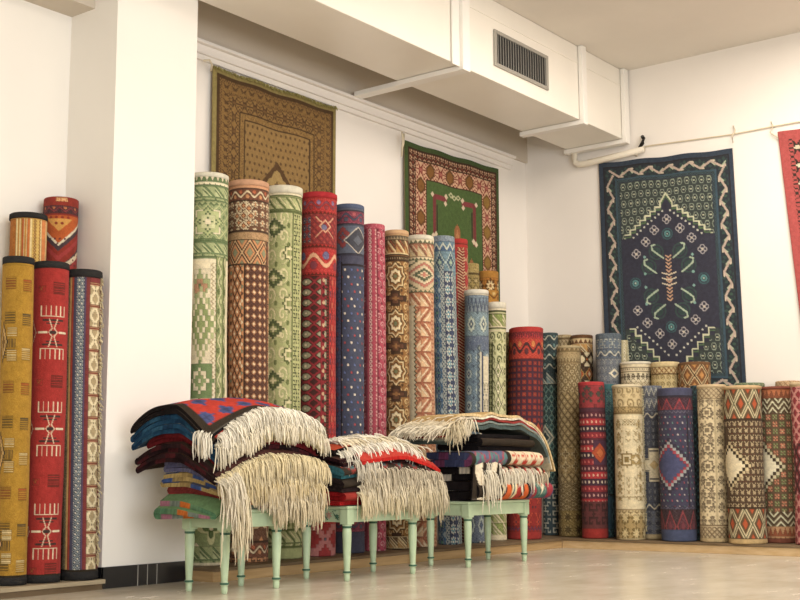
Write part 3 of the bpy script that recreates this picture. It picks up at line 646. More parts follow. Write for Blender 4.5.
YR = 5.92
T_ = 'Y'
rolled('pale green and cream rolled rug next to the white pillar, tallest of all', 189.5, 228.5, 173, 206, T_, 5.93, p1, '#e3dcc4', capcol='#e0d8c0', rim=(4, '#e2dcc6'))
rolled('orange and brown rolled rug between the two green rugs', 228, 269, 180.5, 247, T_, 5.92, p2, '#c98f66', capcol='#d4a07c', rim=(5, '#d0a07e'))
rolled('sage green scroll patterned rolled rug with a cream fringe down its left side', 265, 302.5, 186, 283, T_, 5.94, p3, '#a9b381', rim=(7, '#e0dac4'), fr=(.12, 7, '#cfc6a0'))
rolled('tall bright red rolled rug with rows of small grey lozenges', 300.5, 337, 192.5, 317, T_, 5.92, p4, '#a31f28', capcol='#8c2028', rim=(5, '#b0222a'))
rolled('navy rolled rug with a field of tiny white and red dots', 334, 364, 204.5, 349, T_, 5.95, p5, '#46506b', capcol='#5a6684', rim=(4, '#55617c'))
rolled('narrow pink rolled rug covered in pale scrolls', 361.5, 385, 223.5, 374, T_, 5.93, p6, '#a83f5b', capcol='#a85068')
rolled('brown rolled rug with cream star medallions and a tan rim', 383.5, 408.5, 230.5, 398, T_, 5.92, p7, '#8d6540', capcol='#cda77c', rim=(4, '#cfa87e'))
rolled('peach and cream rolled rug with zigzag triangles, left of the tall blue one', 406, 433.5, 235.5, 423, T_, 5.93, p8, '#c4886a', capcol='#e2d9c0', rim=(4, '#e4dcc6'))
rolled('tall blue rolled rug with white flower rosettes, right of the peach zigzag rug', 431, 454.5, 235.5, 450, T_, 5.95, p9, '#47719a', capcol='#8392a6')
rolled('thin red rolled rug with tan diamonds right of the tall blue rug', 448, 467.5, 238.5, 461, T_, 6.15, p10, '#96232b', capcol='#a03030')
rolled('grey blue rolled rug with pale stars in front of the golden brown rug', 464, 488.5, 290, 476, T_, 5.90, p11, '#63788e', capcol='#d8d3c2', rim=(4, '#dcd6c6'))
rolled('green and cream scroll rolled rug at the right end of the tall row', 487, 506, 302.5, 497, T_, 5.95, p12, '#c9cca4', capcol='#e3dcc6', rim=(6, '#e4ddc9'))
rolled('small olive tan rolled rug peeping out behind the thin red rug', 462, 479, 263, 474, T_, 6.24, p13, '#a3925c')
rolled('golden brown rolled rug standing behind the grey blue star rug', 477, 498.5, 270.5, 489, T_, 6.22, p14, '#a8762c', capcol='#a8762c')
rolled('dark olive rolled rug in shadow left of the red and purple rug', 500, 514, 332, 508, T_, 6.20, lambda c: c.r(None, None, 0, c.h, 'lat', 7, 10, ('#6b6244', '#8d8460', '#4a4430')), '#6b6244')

# ---- corner and right wall
def q16(c):
    R, P = '#9c2228', '#4a2a44'
    c.r(None, None, 0, 12, 'zig', 3, 12, ('#a3232a', '#6a2440', '#9c2030')); c.r(None, None, 0, 5, 'solid', 8, 8, ('#ac252c',)); c.r(None, None, 12, 32, 'vineh', 17, 18, ('#a8312a', '#3a2030', '#d0824a', '#5a2a3c'), ox=4); c.line(32, 1.5, '#5a1c30')
    c.r(None, None, 33, c.h-20, 'block', 7.6, 8.4, ('#3f1c3c', '#86242e', '#96322c', '#ae5a48')); c.r(None, None, 100, 118, 'speck', 4, 4, ('#6a1f34', '#4b2140', '#93262e'))
    for y in (104, 104): c.shape(30, y, 9, 12, [(1, '#2c2033'), (.8, '#a8402e'), (.4, '#c97a50')]); c.shape(8, y, 8, 12, [(1, '#2c2033'), (.8, '#8c2430'), (.4, '#4b2140')])
    c.r(None, None, 118, 165, 'block', 7.6, 8.4, ('#5a2038', '#a02a2e', '#8a2230', '#c26a50')); c.r(None, None, -50, -10, 'vase', 15, 22, ('#8f1e26', '#b53a30', '#4a2a44')); c.r(None, None, -13, -8, 'zig', 5, 5, ('#8f1e26', '#5a3a6a', '#8f1e26'))
def q17(c):
    c.r(None, None, 0, 52, 'vineh', 14, 13, ('#27424e', '#c6ccc2', '#5f8a92', '#27424e')); c.r(None, None, 0, 3, 'solid', 8, 8, ('#2f4a56',)); c.r(None, None, 40, 52, 'tri', 12, 11, ('#27424e', '#7a98a0', '#c6ccc2')); c.r(None, None, 52, -50, 'dia', 8, 12.5, ('#2a4a52', '#8faea8', '#3f7a80', '#27424e')); c.r(None, None, -50, 0, 'hook', 17, 22, ('#35505f', '#c3c7c0', '#2a3a4a'))
    c.shape(3, 104, 10, 13, [(1, '#d0cfc0'), (.8, '#6f8588'), (.6, '#d0cfc0'), (.45, '#27424e')])
def q18(c):
    T, D = '#b3a07a', '#7f6d4e'
    c.r(None, None, 0, 8, 'saw', 6, 6, ('#b5a27c', '#7c6a4a')); c.r(None, None, 8, 18, 'zig', 4, 9, (T, '#c4b48f', D)); c.r(None, None, 18, 46, 'lat2', 6, 5, ('#a99670', '#c9bb98', '#86744f', D)); c.r(None, None, 46, -52, 'lat', 9.5, 12, ('#aa9870', '#74624a', '#c9b990')); c.r(None, None, 100, 125, 'quat', 12, 12, ('#8f7c56', '#c3b48e', '#6f5d40'))
    c.r(None, None, -52, -25, 'lat2', 6, 7, ('#8f7e5c', '#b8a984', '#6c5b3f', D)); c.r(None, None, -25, 0, 'rosette', 13, 12, ('#7c6b3f', '#a3915f', '#52452a'))
def q19(c):
    c.r(None, None, 0, 5, 'solid', 8, 8, ('#5f3f2a',)); c.r(None, None, 4, 10, 'saw', 6, 5, ('#d8c49c', '#6a442c')); c.r(None, None, 10, 18, 'tri', 10, 9, ('#c89a5c', '#7a5030', '#e0d0ac')); c.r(None, None, 18, 60, 'xx', 15, 18, ('#ddd2b4', '#3f2c22', '#c46a2c'), ox=4); c.r(None, None, 32, 46, 'dia', 13, 14, ('#3a2a22', '#c8a060', '#a0441f', '#e0d0ac'))
def q20(c): c.r(None, None, 0, c.h, 'speck', 3, 3, ('#b5a585', '#8d7c5e', '#c9bb9c')); c.r(None, None, 3, 5, 'solid', 8, 8, ('#6e5d45',)); c.r(None, None, 6, 14, 'lat', 5, 8, ('#b5a585', '#7c6a4c', '#d5c9ab'))
def q21(c):
    c.r(None, None, 0, 5, 'speck', 3, 3, ('#56687c', '#40526a', '#6c7c8c')); c.r(None, None, 5, 16, 'hook', 12, 11, ('#60728a', '#a8b2b4', '#44566c')); c.r(None, None, 16, 25, 'vineh', 12, 9, ('#4f6078', '#c9cbc2', '#7a8a98', '#44566c')); c.r(None, None, 25, c.h, 'vase', 9, 11, ('#6b7688', '#9aa3ac', '#4a566e')); c.shape(19, 40, 6, 5, [(1, '#e0dccd'), (.45, '#60728a')])
def q22(c):
    c.r(None, None, 0, 6, 'solid', 8, 8, ('#b02838',)); c.r(None, None, 4, 27, 'fleur', 20, 22, ('#94303e', '#3f4444', '#7a2a38'), ox=7)
    c.r(None, None, 26, 30, 'solid', 8, 8, ('#4f2740',)); y = 30; cyc = [('#54203a', '#c99a9a'), ('#b0283a', '#e0b0a0'), ('#3c2440', '#d8c8b8'), ('#8c2038', '#d86a6a')]
    i = 0
    while y < c.h-36: a, b = cyc[i % 4]; c.r(None, None, y, y+6.5, 'dots', 5.5, 6.5, (a, b)); y += 6.5; i += 1
    c.r(13, 27, 58, 82, 'solid', 8, 8, ('#4a2a4a',)); c.shape(20, 70, 9, 10, [(1, '#b04a2c'), (.5, '#c46a3c')])
    c.r(None, None, -36, -10, 'hook', 16, 24, ('#5c2a34', '#3a1c28', '#8c3a44')); c.r(None, None, -10, 0, 'solid', 8, 8, ('#9c2024',))
def q23(c):
    c.r(None, None, 0, c.h, 'lat', 7, 9, ('#28566a', '#4f8290', '#1d3c50')); c.r(None, None, 0, 5, 'solid', 8, 8, ('#2f6c7a',)); c.r(None, None, 5, 36, 'rosette', 9, 13, ('#2a5f70', '#5a939a', '#22485c')); c.r(None, None, -40, -8, 'eight', 13, 28, ('#27506a', '#4d7c98', '#203f58')); c.line(c.h-42, 1.3, '#1a2c40')
def q24(c):
    C, T = '#cfbf98', '#8f7a50'
    c.r(None, None, 0, 24, 'scroll', 13, 13, (C, '#9c8860', '#b5a27a')); c.r(None, None, 0, 3, 'solid', 8, 8, ('#d9caa6',)); c.r(None, None, 21, 27, 'hook', 9, 6, ('#a8946a', '#73603c', C)); c.line(27, 1.2, '#7d6a45')
    c.r(None, None, 29, -30, 'solid', 8, 8, ('#ddd3b6',)); c.r(6, 24, 34, 40, 'lat', 6, 5, ('#ddd3b6', '#a8946a')); c.r(2, 9, 34, -38, 'fleur', 12, 17, ('#d9ceb0', '#9a8558', '#b9a578')); c.r(22, 29, 34, -38, 'fleur', 12, 17, ('#d9ceb0', '#b9a578', '#9a8558'))
    c.shape(12, 73, 8, 9, [(1, '#8c784c'), (.6, '#ddd3b6'), (.4, '#8c784c')], 'star', steps=5); c.shape(21, 73, 7, 7, [(1, '#a08c5e'), (.5, '#ddd3b6')], 'star', steps=5)
    for xx in (11, 19): c.r(xx, xx+5, 44, 56, 'vase', 6, 8, ('#ddd3b6', '#b5a27a')); c.r(xx, xx+5, 90, 112, 'vase', 6, 8, ('#ddd3b6', '#b5a27a'))
    c.line(c.h-42, 1, '#a8946a'); c.line(c.h-30, 1.5, '#8f7a50'); c.r(None, None, -29, -2, 'rosette', 14, 15, ('#b09a6a', '#7d6a40', '#d0c094')); c.r(None, None, -29, -24, 'hook', 8, 6, (C, '#8f7a50'))
def q25(c):
    N = '#3d4862'
    c.r(None, None, 0, 25, 'zig', 6, 12, ('#5a6478', '#a8adb0', '#454f66')); c.r(None, None, 25, 34, 'vineh', 12, 9, (N, '#d0cec4', '#6c7688', N)); c.r(None, None, 34, c.h-34, 'vase', 7, 9, ('#434e68', '#7d879a', '#333c55'))
    c.shape(12, 78, 15, 17, [(1, N), (.95, '#d9d4c2'), (.86, N), (.76, '#d9d4c2'), (.3, '#cdbf9c')], 'cross'); c.shape(12, 78, 9, 9, [(1, '#d9d4c2'), (.5, '#cbb58c')], 'dia')
    c.r(None, None, -36, -28, 'vineh', 12, 9, (N, '#d0cec4', '#6c7688', N)); c.r(None, None, -28, 0, 'rosette', 11, 11, ('#55607a', '#7d879a', '#3a445c')); c.line(c.h-5, 5, '#b8ab8c')
def q26(c):
    N, P = '#36395a', '#6a2c4a'
    c.r(None, None, 0, 9, 'solid', 8, 8, ('#3d456a',)); c.line(8, 1.5, '#20233c'); c.r(None, None, 10, 23, 'dia', 13, 24, ('#3a2038', '#9a3a4c', '#5a2a44', '#7a3048')); c.r(None, None, 22, 26, 'zig', 5, 4, (N, '#6a6a8a', N))
    c.r(None, None, 26, -34, 'dots3', 5, 5.8, (N, '#bdb8bf', '#a04a64', '#5d8c90'), brick=.5, sc=1); c.vline(29, 1, 26, c.h-34, '#20233c')
    c.shape(10, 76, 29, 28, [(1, '#a03a52'), (.89, '#2a2a48'), (.785, '#9aa2ac'), (.67, '#a03a52'), (.56, '#3f4a78')], 'dia', steps=9)
    c.r(None, None, -34, -31, 'zig', 5, 4, (N, '#6a6a8a', N)); c.r(None, None, -31, -12, 'dia', 13, 32, ('#2c1c2e', '#8a3a4a', '#4a2438', '#6a3044')); c.r(None, None, -12, 0, 'solid', 8, 8, ('#3a4a72',))
def q27(c): c.r(None, None, 0, c.h, 'lat', 7, 9, ('#1f3a4c', '#3c6a78', '#15283a')); c.r(None, None, 10, 34, 'hook', 10, 12, ('#1f3a4c', '#3f8088', '#15283a'))
def q28(c):
    C, D = '#ddd0b0', '#8c7d68'
    c.line(0, 3, '#d2bc92'); c.r(None, None, 3, 13, 'lat', 6, 5, ('#c3b394', '#8a7560', '#ddd0b0')); c.line(13, 1.2, '#8a7560')
    c.r(None, None, 14, -16, 'fleur', 13, 17.5, (C, '#857866', '#a89a84'), ox=3, oy=3); y = 27
    while y < c.h-22: c.shape(9, y, 7.5, 7, [(1, '#7d7060'), (.72, C), (.4, '#857866')], 'star', steps=5); y += 17.5
    c.r(16, 18, 14, -16, 'barsv', 2, 5, ('#d8caa8', '#c4b494')); c.line(c.h-17, 1.2, '#8a7560'); c.r(None, None, -15, -4, 'lat', 6, 5, ('#b5a486', '#7d6a55', '#ddd0b0')); c.line(c.h-4, 4, '#c3b08a')
def q29(c):
    B, C = '#4c3b30', '#d2c6a6'
    c.line(0, 3, '#cdb086'); c.r(None, None, 3, 32, 'dia', 17.5, 29, ('#59442f', C, '#6f6a50', '#b5522f'), ox=8); c.r(None, None, 3, 32, 'lat2', 17.5, 29, ('#5f4c38', '#d8ccac', '#6a7058', '#b5522f'), ox=8); c.line(32, 2, '#3a2c24')
    c.r(None, None, 34, -36, 'vase', 8, 9, (B, '#c9b898', '#7a6550', '#9a4a34')); c.r(0, 4, 40, -42, 'barsv', 2, 5, (B, '#6a5642'))
    c.shape(5, 78, 24, 25, [(1, '#2c221c'), (.89, '#cdbf9c'), (.76, '#2c221c'), (.64, '#dfd6bc')], 'dia', steps=8)
    c.line(c.h-36, 1.5, '#3a2c24'); c.r(None, None, -34, -6, 'lat2', 17.5, 29, ('#5f4c38', '#d8ccac', '#6a7058', '#b5522f'), ox=8); c.line(c.h-5, 5, '#bda478')
def q30(c):
    B = '#5a483a'
    c.line(0, 2, '#6e3a2a'); c.r(None, None, 2, 11, 'saw', 6, 9, ('#b06a48', '#7a4430')); c.r(None, None, 11, 26, 'chev', 14, 18, ('#655646', '#cdd0b8', '#4c4034')); c.r(None, None, 26, -30, 'four', 9.5, 9.5, (B, '#bd7d66', '#7c8a60', '#c9b48c'))
    c.shape(3, 78, 25, 26, [(1, '#3a2e28'), (.89, '#c9c4a8'), (.76, '#3a2e28'), (.64, '#dfdcc8')], 'dia', steps=8)
    c.r(None, None, -30, -16, 'chev', 14, 18, ('#655646', '#cdd0b8', '#4c4034')); c.r(None, None, -16, -5, 'saw', 6, 9, ('#b08a68', '#8a4a34')); c.line(c.h-5, 5, '#6e3a30')
def q31(c): c.r(None, None, 0, c.h, 'xx', 14, 16, ('#8c2a3c', '#c98a8a', '#3a2430')); c.r(None, None, 0, 4, 'solid', 8, 8, ('#c9b08c',)); c.r(None, None, 60, 110, 'lat', 12, 22, ('#7a2438', '#2c1c28', '#c9959a'))
def q32(c): c.r(None, None, 0, 5, 'solid', 8, 8, ('#ddd3b8',)); c.line(5, 1, '#5a4c3a'); c.r(None, None, 6, 8, 'dots', 3, 2, (CRM, '#8c7a5c')); c.line(9, 1, '#5a4c3a'); c.r(None, None, 11, 20, 'fleur', 6, 9, ('#e0d8c0', '#5a5044', '#8c8270')); c.r(None, None, 20, c.h, 'lat', 8, 6, ('#ded4ba', '#a89878', '#c9bb98'))
def q33(c): c.r(None, None, 0, 4, 'solid', 8, 8, ('#d0c098',)); c.line(5, 1, '#6a5234'); c.r(None, None, 6, 12, 'lat', 6, 6, ('#c4ae80', '#8a5a3a', '#ddd0a8')); c.line(12, 1, '#6a5234'); c.r(None, None, 13, c.h, 'scroll', 8, 9, ('#c9b98c', '#a08c5a', '#ddd0a8'))
def q34(c): c.r(None, None, 0, 3, 'solid', 8, 8, ('#6a4a30',)); c.r(None, None, 3, 24, 'lat2', 18, 21, ('#7a4f30', '#d0b890', '#4a3a2c', '#c08a50'), ox=4); c.r(None, None, 24, c.h, 'xx', 10, 10, ('#7a4f30', '#c9b088', '#4a3a2c'))
X_ = 'X'
rolled('wide red and purple rolled rug with a grid of small squares', 509, 543.5, 326.5, 524, T_, 5.88, q16, '#9c2228', k=1.35, capcol='#a8262c', flat=1)
rolled('dark teal rolled rug with pale diamonds right of the red grid rug', 541, 558, 332.5, 552, T_, 6.02, q17, '#27424e', k=1.4, capcol='#2f4a56')
rolled('tan rolled rug with a fish scale lattice standing in the corner', 556.5, 580.5, 346, 571, T_, 5.76, q18, '#a3906c', k=1.4, capcol='#b5a27c', rim=(2, '#c0ae86'))
rolled('short beige rolled rug just showing behind the tan lattice rug', 556, 572, 334.5, 568, X_, 10.28, q20, '#b5a585', k=1.3)
rolled('brown topped rolled rug with cream and orange crosses behind the tan rug', 570, 593, 334.5, 584, X_, 10.235, q19, '#ddd2b4', k=1.35, capcol='#5f3f2a')
rolled('grey blue rolled rug in the corner behind the small red rug', 595, 621, 333, 612, X_, 10.17, q21, '#60728a', k=1.35, capcol='#56687c')
rolled('thin cream rolled rug with a ragged edge behind the grey blue corner rug', 618, 628, 340, 626, X_, 10.315, lambda c: c.r(None, None, 0, c.h, 'eight', 8, 10, ('#b5ae90', '#dcd6bf', '#6f7a60')), '#b5ae90', k=1.3, fr=(.9, 3, '#cfc8a8'))
rolled('short bright red and purple rolled rug with rows of dots', 577.5, 604, 381.5, 595, X_, 9.835, q22, '#94303e', k=1.5, capcol='#b02838')
rolled('short dark teal rolled rug between the red dotted rug and the cream rug', 602, 614, 384, 608, X_, 9.99, q23, '#28566a', k=1.5, capcol='#2f6c7a')
rolled('short cream and beige floral rolled rug in front of the cream rolls', 612, 641.5, 385, 631, X_, 9.80, q24, '#cfbf98', k=1.5, capcol='#d9caa6', rim=(2, '#dccfae'))
rolled('navy rolled rug with a cream star and a cream fringe down its left edge', 640, 661.5, 385.5, 655, X_, 9.985, q25, '#3d4862', k=1.5, capcol='#c9c0a4', fr=(.14, 6, '#cfc4a0'))
rolled('navy and plum rolled rug with a dotted field and a blue foot', 656.5, 692, 387.5, 679, X_, 9.81, q26, '#36395a', k=1.5, capcol='#3d456a')
rolled('narrow dark teal rolled rug between the navy dotted rug and the cream floral rug', 690, 701, 385.5, 697, X_, 9.995, q27, '#1f3a4c', k=1.5)
rolled('cream rolled rug with columns of grey brown flowers', 697, 725.5, 385, 715, X_, 9.84, q28, '#ddd0b0', k=1.5, capcol='#d2bc92', rim=(2.5, '#d0b890'))
rolled('dark brown rolled rug with white lattice diamonds at top and bottom', 723, 760.5, 386, 748, X_, 9.77, q29, '#4c3b30', k=1.5, capcol='#cdb086', rim=(2.5, '#c9ab80'))
rolled('brown rolled rug with pink and green clover squares, second from the right edge', 758.5, 792.5, 387, 780, X_, 10.01, q30, '#5a483a', k=1.5, capcol='#6e3a2a', rim=(2, '#7a4030'))
rolled('pink and dark rolled rug cut off by the right edge of the picture', 790, 818, 382.5, 810, X_, 9.86, q31, '#8c2a3c', k=1.4, capcol='#c9b08c', rim=(2.5, '#cdb690'))
rolled('cream rolled rug with fine black border, left of three standing below the blue hanging rug', 620, 651, 362, 640, X_, 10.185, q32, '#ddd3b8', k=1.4, capcol='#ddd3b8', rim=(2, '#e0d8c2'))
rolled('beige rolled rug, middle of three standing below the blue hanging rug', 650, 679.5, 361.5, 670, X_, 10.20, q33, '#c9b98c', k=1.4, capcol='#d0c098')
rolled('brown rolled rug with cream diamond, right of three standing below the blue hanging rug', 678, 710.5, 361.5, 700, X_, 10.19, q34, '#7a4f30', k=1.4, capcol='#c9b088')
rolled('green rolled rug barely showing over the brown lattice rug', 735, 764, 382.5, 753, X_, 10.22, lambda c: c.r(None, None, 0, c.h, 'zig', 8, 8, ('#6a8068', '#9aa88a', '#4c6454')), '#6a8068', k=1.2)
rolled('pale peach rolled rug barely showing over the pink and green clover rug', 775, 800, 380.5, 793, X_, 10.255, lambda c: c.r(None, None, 0, c.h, 'lat', 8, 8, ('#d3b998', '#b0906c', '#c9ab86')), '#d3b998', k=1.2)

# ---- left of the pillar
def l1(c):
    M_ = '#a8801c'
    c.r(None, None, 8, c.h, 'speck', 5, 4, (M_, '#a07818', '#b08a28'))
    y = 20; i = 0
    while y < c.h-20:
        c.r(3, 13, y, y+12, 'bars', 4, 3.4, (M_, '#5c4a22' if i % 3 else '#8a4a1c')); c.r(20, 28, y+2, y+14, 'bars', 4, 2.6, (M_, ('#a8441c', '#4a4234', '#cbb98a')[i % 3])); y += 34; i += 1
    for yy in (70, 178, 265): c.r(6, 15, yy, yy+10, 'bars', 4, 2.4, (M_, '#dccda0')); c.r(6, 14, yy+11, yy+20, 'barsv', 2.4, 4, (M_, '#3c3a3a')); c.r(6, 15, yy+22, yy+33, 'bars', 4, 2.4, (M_, '#dccda0')); c.shape(2, yy+14, 7, 22, [(1, '#3f3426'), (.8, '#c8a468'), (.45, '#7a5c28')], 'dia', steps=6)
    c.r(None, None, -10, 0, 'solid', 8, 8, ('#15130f',))
def combfig(c, x, y):
    C1, C2, K_ = '#d0b4a0', '#dcd2bc', '#33242a'
    for (ya, yb, yt_) in ((y, y+10, y+10), (y+52, y+42, y+42)):
        c.seg([(x-12, yt_), (x+12, yt_)], 1.3, C2)
        for j in range(6): c.seg([(x-12+j*4.8, ya), (x-12+j*4.8, yb)], 1.1, C1 if j % 2 else C2)
    for (yq, w) in ((14, 10), (17, 6), (35, 6), (38, 10)): c.seg([(x-w, y+yq), (x+w, y+yq)], 1.5, K_)
    c.seg([(x-4, y+13), (x-1, y+22), (x-4, y+26), (x-1, y+30), (x-4, y+40)], 1.1, C1); c.seg([(x+4, y+13), (x+1, y+22), (x+4, y+26), (x+1, y+30), (x+4, y+40)], 1.1, C1)
    c.seg([(x-15, y+26), (x-6, y+26)], 1.6, C2); c.seg([(x+6, y+26), (x+15, y+26)], 1.6, C2); c.seg([(x-2, y+26), (x+2, y+26)], 3, K_)
def l2(c):
    R = '#a01c22'
    c.r(None, None, 6, c.h, 'speck', 5, 4, (R, '#981a20', '#a82228'))
    for yy in (44, 138, 236):
        combfig(c, 31, yy); c.shape(1, yy+26, 8, 16, [(1, '#d0b9a0'), (.85, R), (.6, '#3a2426'), (.4, R)], 'dia', steps=8)
    for yy in (20, 112, 208, 292): c.r(20, 31, yy, yy+12, 'bars', 4, 2.4, (R, '#5a1a20')); c.r(6, 12, yy+4, yy+10, 'vase', 6, 6, (R, '#a8552a'))
    c.r(None, None, -8, 0, 'solid', 8, 8, ('#15130f',))
def l3(c):
    c.r(None, None, 7, c.h, 'solid', 8, 8, ('#7a2a34',)); c.r(0, 4, 7, c.h, 'speck', 3, 3, ('#8c8c6c', '#5c6a50', '#c9c09c')); c.r(4, 6, 7, c.h, 'solid', 8, 8, ('#d0b070',)); c.r(6, 8, 7, c.h, 'solid', 8, 8, ('#9c3a2c',)); c.r(8, 11, 7, c.h, 'solid', 8, 8, ('#3f4464',))
    c.r(11, 18, 7, c.h, 'lat2', 7, 9, ('#3a5070', '#a9bcc6', '#2a3c5c', '#dfe0d8')); c.r(18, 20, 7, c.h, 'solid', 8, 8, ('#4a3f66',)); c.r(20, 24, 7, c.h, 'dots', 3, 3, ('#7a2a34', '#8c3c46')); c.r(24, 34, 12, c.h-8, 'xx', 16, 22, ('#a89878', '#ddd2b4', '#6a5a48', '#5a3a30')); y = 12
    while y < c.h-8: c.r(24, 34, y, y+3, 'bars', 4, 1.6, ('#7a2a2c', '#c9a07c')); y += 22
    c.r(33.5, 37, 8, c.h, 'speck', 3, 3, ('#7a2a34', '#5a4a38', '#8a6a54'))
    c.r(None, None, -10, 0, 'solid', 8, 8, ('#16130f',))
def l4(c):
    c.r(None, None, 6, c.h, 'barsv', 5, 8, ('#c08a3c', '#e3d2a0')); c.r(0, 6, 6, c.h, 'speck', 3, 5, ('#a8641f', '#b5722c', '#8c4a1c')); c.r(12, 14, 6, c.h, 'solid', 8, 8, ('#b0501f',)); c.r(17, 20, 6, c.h, 'solid', 8, 8, ('#c46a2c',)); c.r(22, 30, 6, c.h, 'eight', 8, 9, ('#cfae60', '#a06a28', '#e3d2a0')); c.r(31, 35, 6, c.h, 'solid', 8, 8, ('#d08048',))
def l5(c):
    c.r(None, None, 0, c.h, 'solid', 8, 8, ('#8c2420',)); c.r(None, None, 9, 17, 'vineh', 14, 8, ('#4a2030', '#8a3040', '#c0704a', '#3a2436'))
    xx, yy = c.X-c.ax(16), c.Y
    w = (yy-18+np.abs(xx-0)*.0)
    idx = np.floor((yy+xx*.75)/5.5).astype(int) % 5
    pal = np.array([lin(q) for q in ('#8c2420', '#c46a2c', '#3f3240', '#d8c8b0', '#a03038')])
    M_ = yy > 40; c.a[M_] = pal[idx[M_]]
    d = np.abs(xx)*.9+(yy-20); M_ = (yy > 19) & (d < 30); c.a[M_] = lin('#dcd3c0'); M_ = (yy > 19) & (d < 27); c.a[M_] = lin('#b8561f'); M_ = (yy > 22) & (d < 15); c.a[M_] = lin('#d09a4c')
    M_ = (yy > 19) & (d < 13) & (np.hypot((xx % 6)-3, (yy % 6)-3) < 1.6); c.a[M_] = lin('#8c2a20')
    M_ = (yy > 40) & (np.hypot(((xx+yy*.5) % 5)-2.5, (yy % 5)-2.5) < 1.1); c.a[M_] = lin('#5a2030')
    d2 = (d >= 30) & (d < 52) & (yy > 19); c.a[d2] = pal[np.array([0, 2, 0, 4, 0])[(np.floor(d[d2]/5).astype(int)) % 5]]
    c.r(12, 24, 1, 5, 'speck', 3, 3, ('#c88a5c', '#e0c090', '#8c2420'))
BK = '#1b1816'
rolled('mustard yellow rolled kilim with a black top edge at the far left', 3.5, 34, 257, 10, T_, 5.97, l1, '#a8801c', k=1.4, z0=ZL, rim=(6, BK), foot=(7, BK))
rolled('red rolled kilim with white comb motifs beside the mustard one', 34, 69, 262, 41, T_, 5.97, l2, '#a01c22', k=1.4, z0=ZL, rim=(6, BK), foot=(7, BK))
rolled('striped burgundy, blue and cream rolled kilim with a ragged fringed edge beside the pillar', 66.5, 102, 270, 79, T_, 5.935, l3, '#7a2a34', k=1.4, z0=ZL, rim=(7, BK), foot=(8, BK), fr=(.96, 5, '#c3b592'))
rolled('gold and white striped rolled kilim with a black rim standing behind the mustard one', 10.5, 47, 213, 18, T_, 6.19, l4, '#c08a3c', k=1.2, z0=ZL, rim=(5, BK))
rolled('red rolled rug with an orange triangle and diagonal stripes, tallest left of the pillar', 44, 78.5, 196.5, 48, T_, 6.225, l5, '#8c2420', k=1.3, z0=ZL, capcol='#9c2c24')

#PART3
# ------------------------------------------------------------------ hanging rugs
def hanging(label, plane, u0, u1, zt, zb, cv, nrm_off, skew=(0, 0), zdrop=0, back='#a08c6a', fringe=None, seed=3):
    """u0/u1: left/right coordinate as seen; zt/zb: top/bottom"""
    nr, nc = cv.nr, cv.nc; rg = np.random.default_rng(seed)
    S_, T = np.meshgrid(np.arange(nc)/(nc-1), np.arange(nr)/(nr-1))
    U = u0+(u1-u0)*S_+skew[0]*T*(1-S_)+skew[1]*T*S_
    Z = zt+(zb-zt)*T+zdrop*S_-.010*np.sin(PI*S_*3)**2*(1-T)
    rip = .010*(np.sin(S_*9+rg.uniform(0, 6)+T*1.3)*(.4+.6*T)+.5*np.sin(S_*23+T*3)*T)+.012
    if plane == 'Y': P = np.stack([U, nrm_off-rip, Z], -1); n = np.array([0, -1, 0.])
    else: P = np.stack([nrm_off-rip, U, Z], -1); n = np.array([-1, 0, 0.])
    th = .009; Pb = P-n*th
    V = np.concatenate([P.reshape(-1, 3), Pb.reshape(-1, 3)]); N_ = nr*nc
    idx = np.arange(N_).reshape(nr, nc)
    a, b, c, d = idx[:-1, :-1], idx[1:, :-1], idx[1:, 1:], idx[:-1, 1:]
    Q = [np.stack([a, b, c, d], -1).reshape(-1, 4), np.stack([a, d, c, b], -1).reshape(-1, 4)+N_]
    loop = np.concatenate([idx[0, :], idx[1:, -1], idx[-1, :-1][::-1], idx[1:-1, 0][::-1]]); l2 = np.roll(loop, -1)
    Q.append(np.stack([loop, l2, l2+N_, loop+N_], -1))
    cb = np.tile(lin(back), (N_, 1))
    e = empty('hanging_rug', tuple((P[-1, 0]+P[-1, -1])/2)); tag(e, label, 'rug')
    mesh_np('rug_pile', V, np.concatenate(Q), WOOL, np.concatenate([cv.a.reshape(-1, 3), cb]), e)
    if fringe:
        n_ = 150; ii = (np.linspace(0, nc-1, n_)).astype(int)
        strands('fringe', P[0, ii]+n*.004, [n*.5+np.array([0, 0, .8])]*n_, [.035]*n_, fringe, e, rad=.004, seed=5, droop=.35)
    return e

# brown rug
a_, b_ = ony(213, 66, YB-.04), ony(336, 108, YB-.04)
wc = (b_[0]-a_[0])*100
c = Canvas(wc, 225, 1.7, False, '#7d6236')
W_, H_ = c.w, c.h
def frame(c, i, w, mo, tw, th, pal):
    W_, H_ = c.w, c.h
    c.r(i, W_-i, i, i+w, mo, tw, th, pal, sc=1); c.r(i, W_-i, H_-i-w, H_-i, mo, tw, th, pal, sc=1)
    c.r(i, i+w, i, H_-i, mo, th if mo in ('vineh',) else tw, tw if mo in ('vineh',) else th, pal, sc=1); c.r(W_-i-w, W_-i, i, H_-i, mo, tw, th, pal, sc=1)
frame(c, 0, 5, 'solid', 8, 8, ('#8f8350',)); frame(c, 4, 3, 'solid', 8, 8, ('#45301c',)); frame(c, 7, 2, 'check', 2, 2, ('#8a6a3c', '#4a341f'))
frame(c, 9, 6, 'vase', 9, 6, ('#836538', '#4a3420', '#5f4526')); frame(c, 15, 1.5, 'check', 2, 2, ('#8a6a3c', '#3f2c1a'))
frame(c, 16.5, 11, 'ram', 11, 11, ('#86683a', '#4a3320', '#6a4e2b')); frame(c, 27.5, 1.2, 'solid', 8, 8, ('#3f2c1a',)); frame(c, 28.7, 4, 'speck', 2, 2, ('#86683a', '#5c4427', '#a0824c')); frame(c, 32.5, 1.3, 'solid', 8, 8, ('#3f2c1a',))
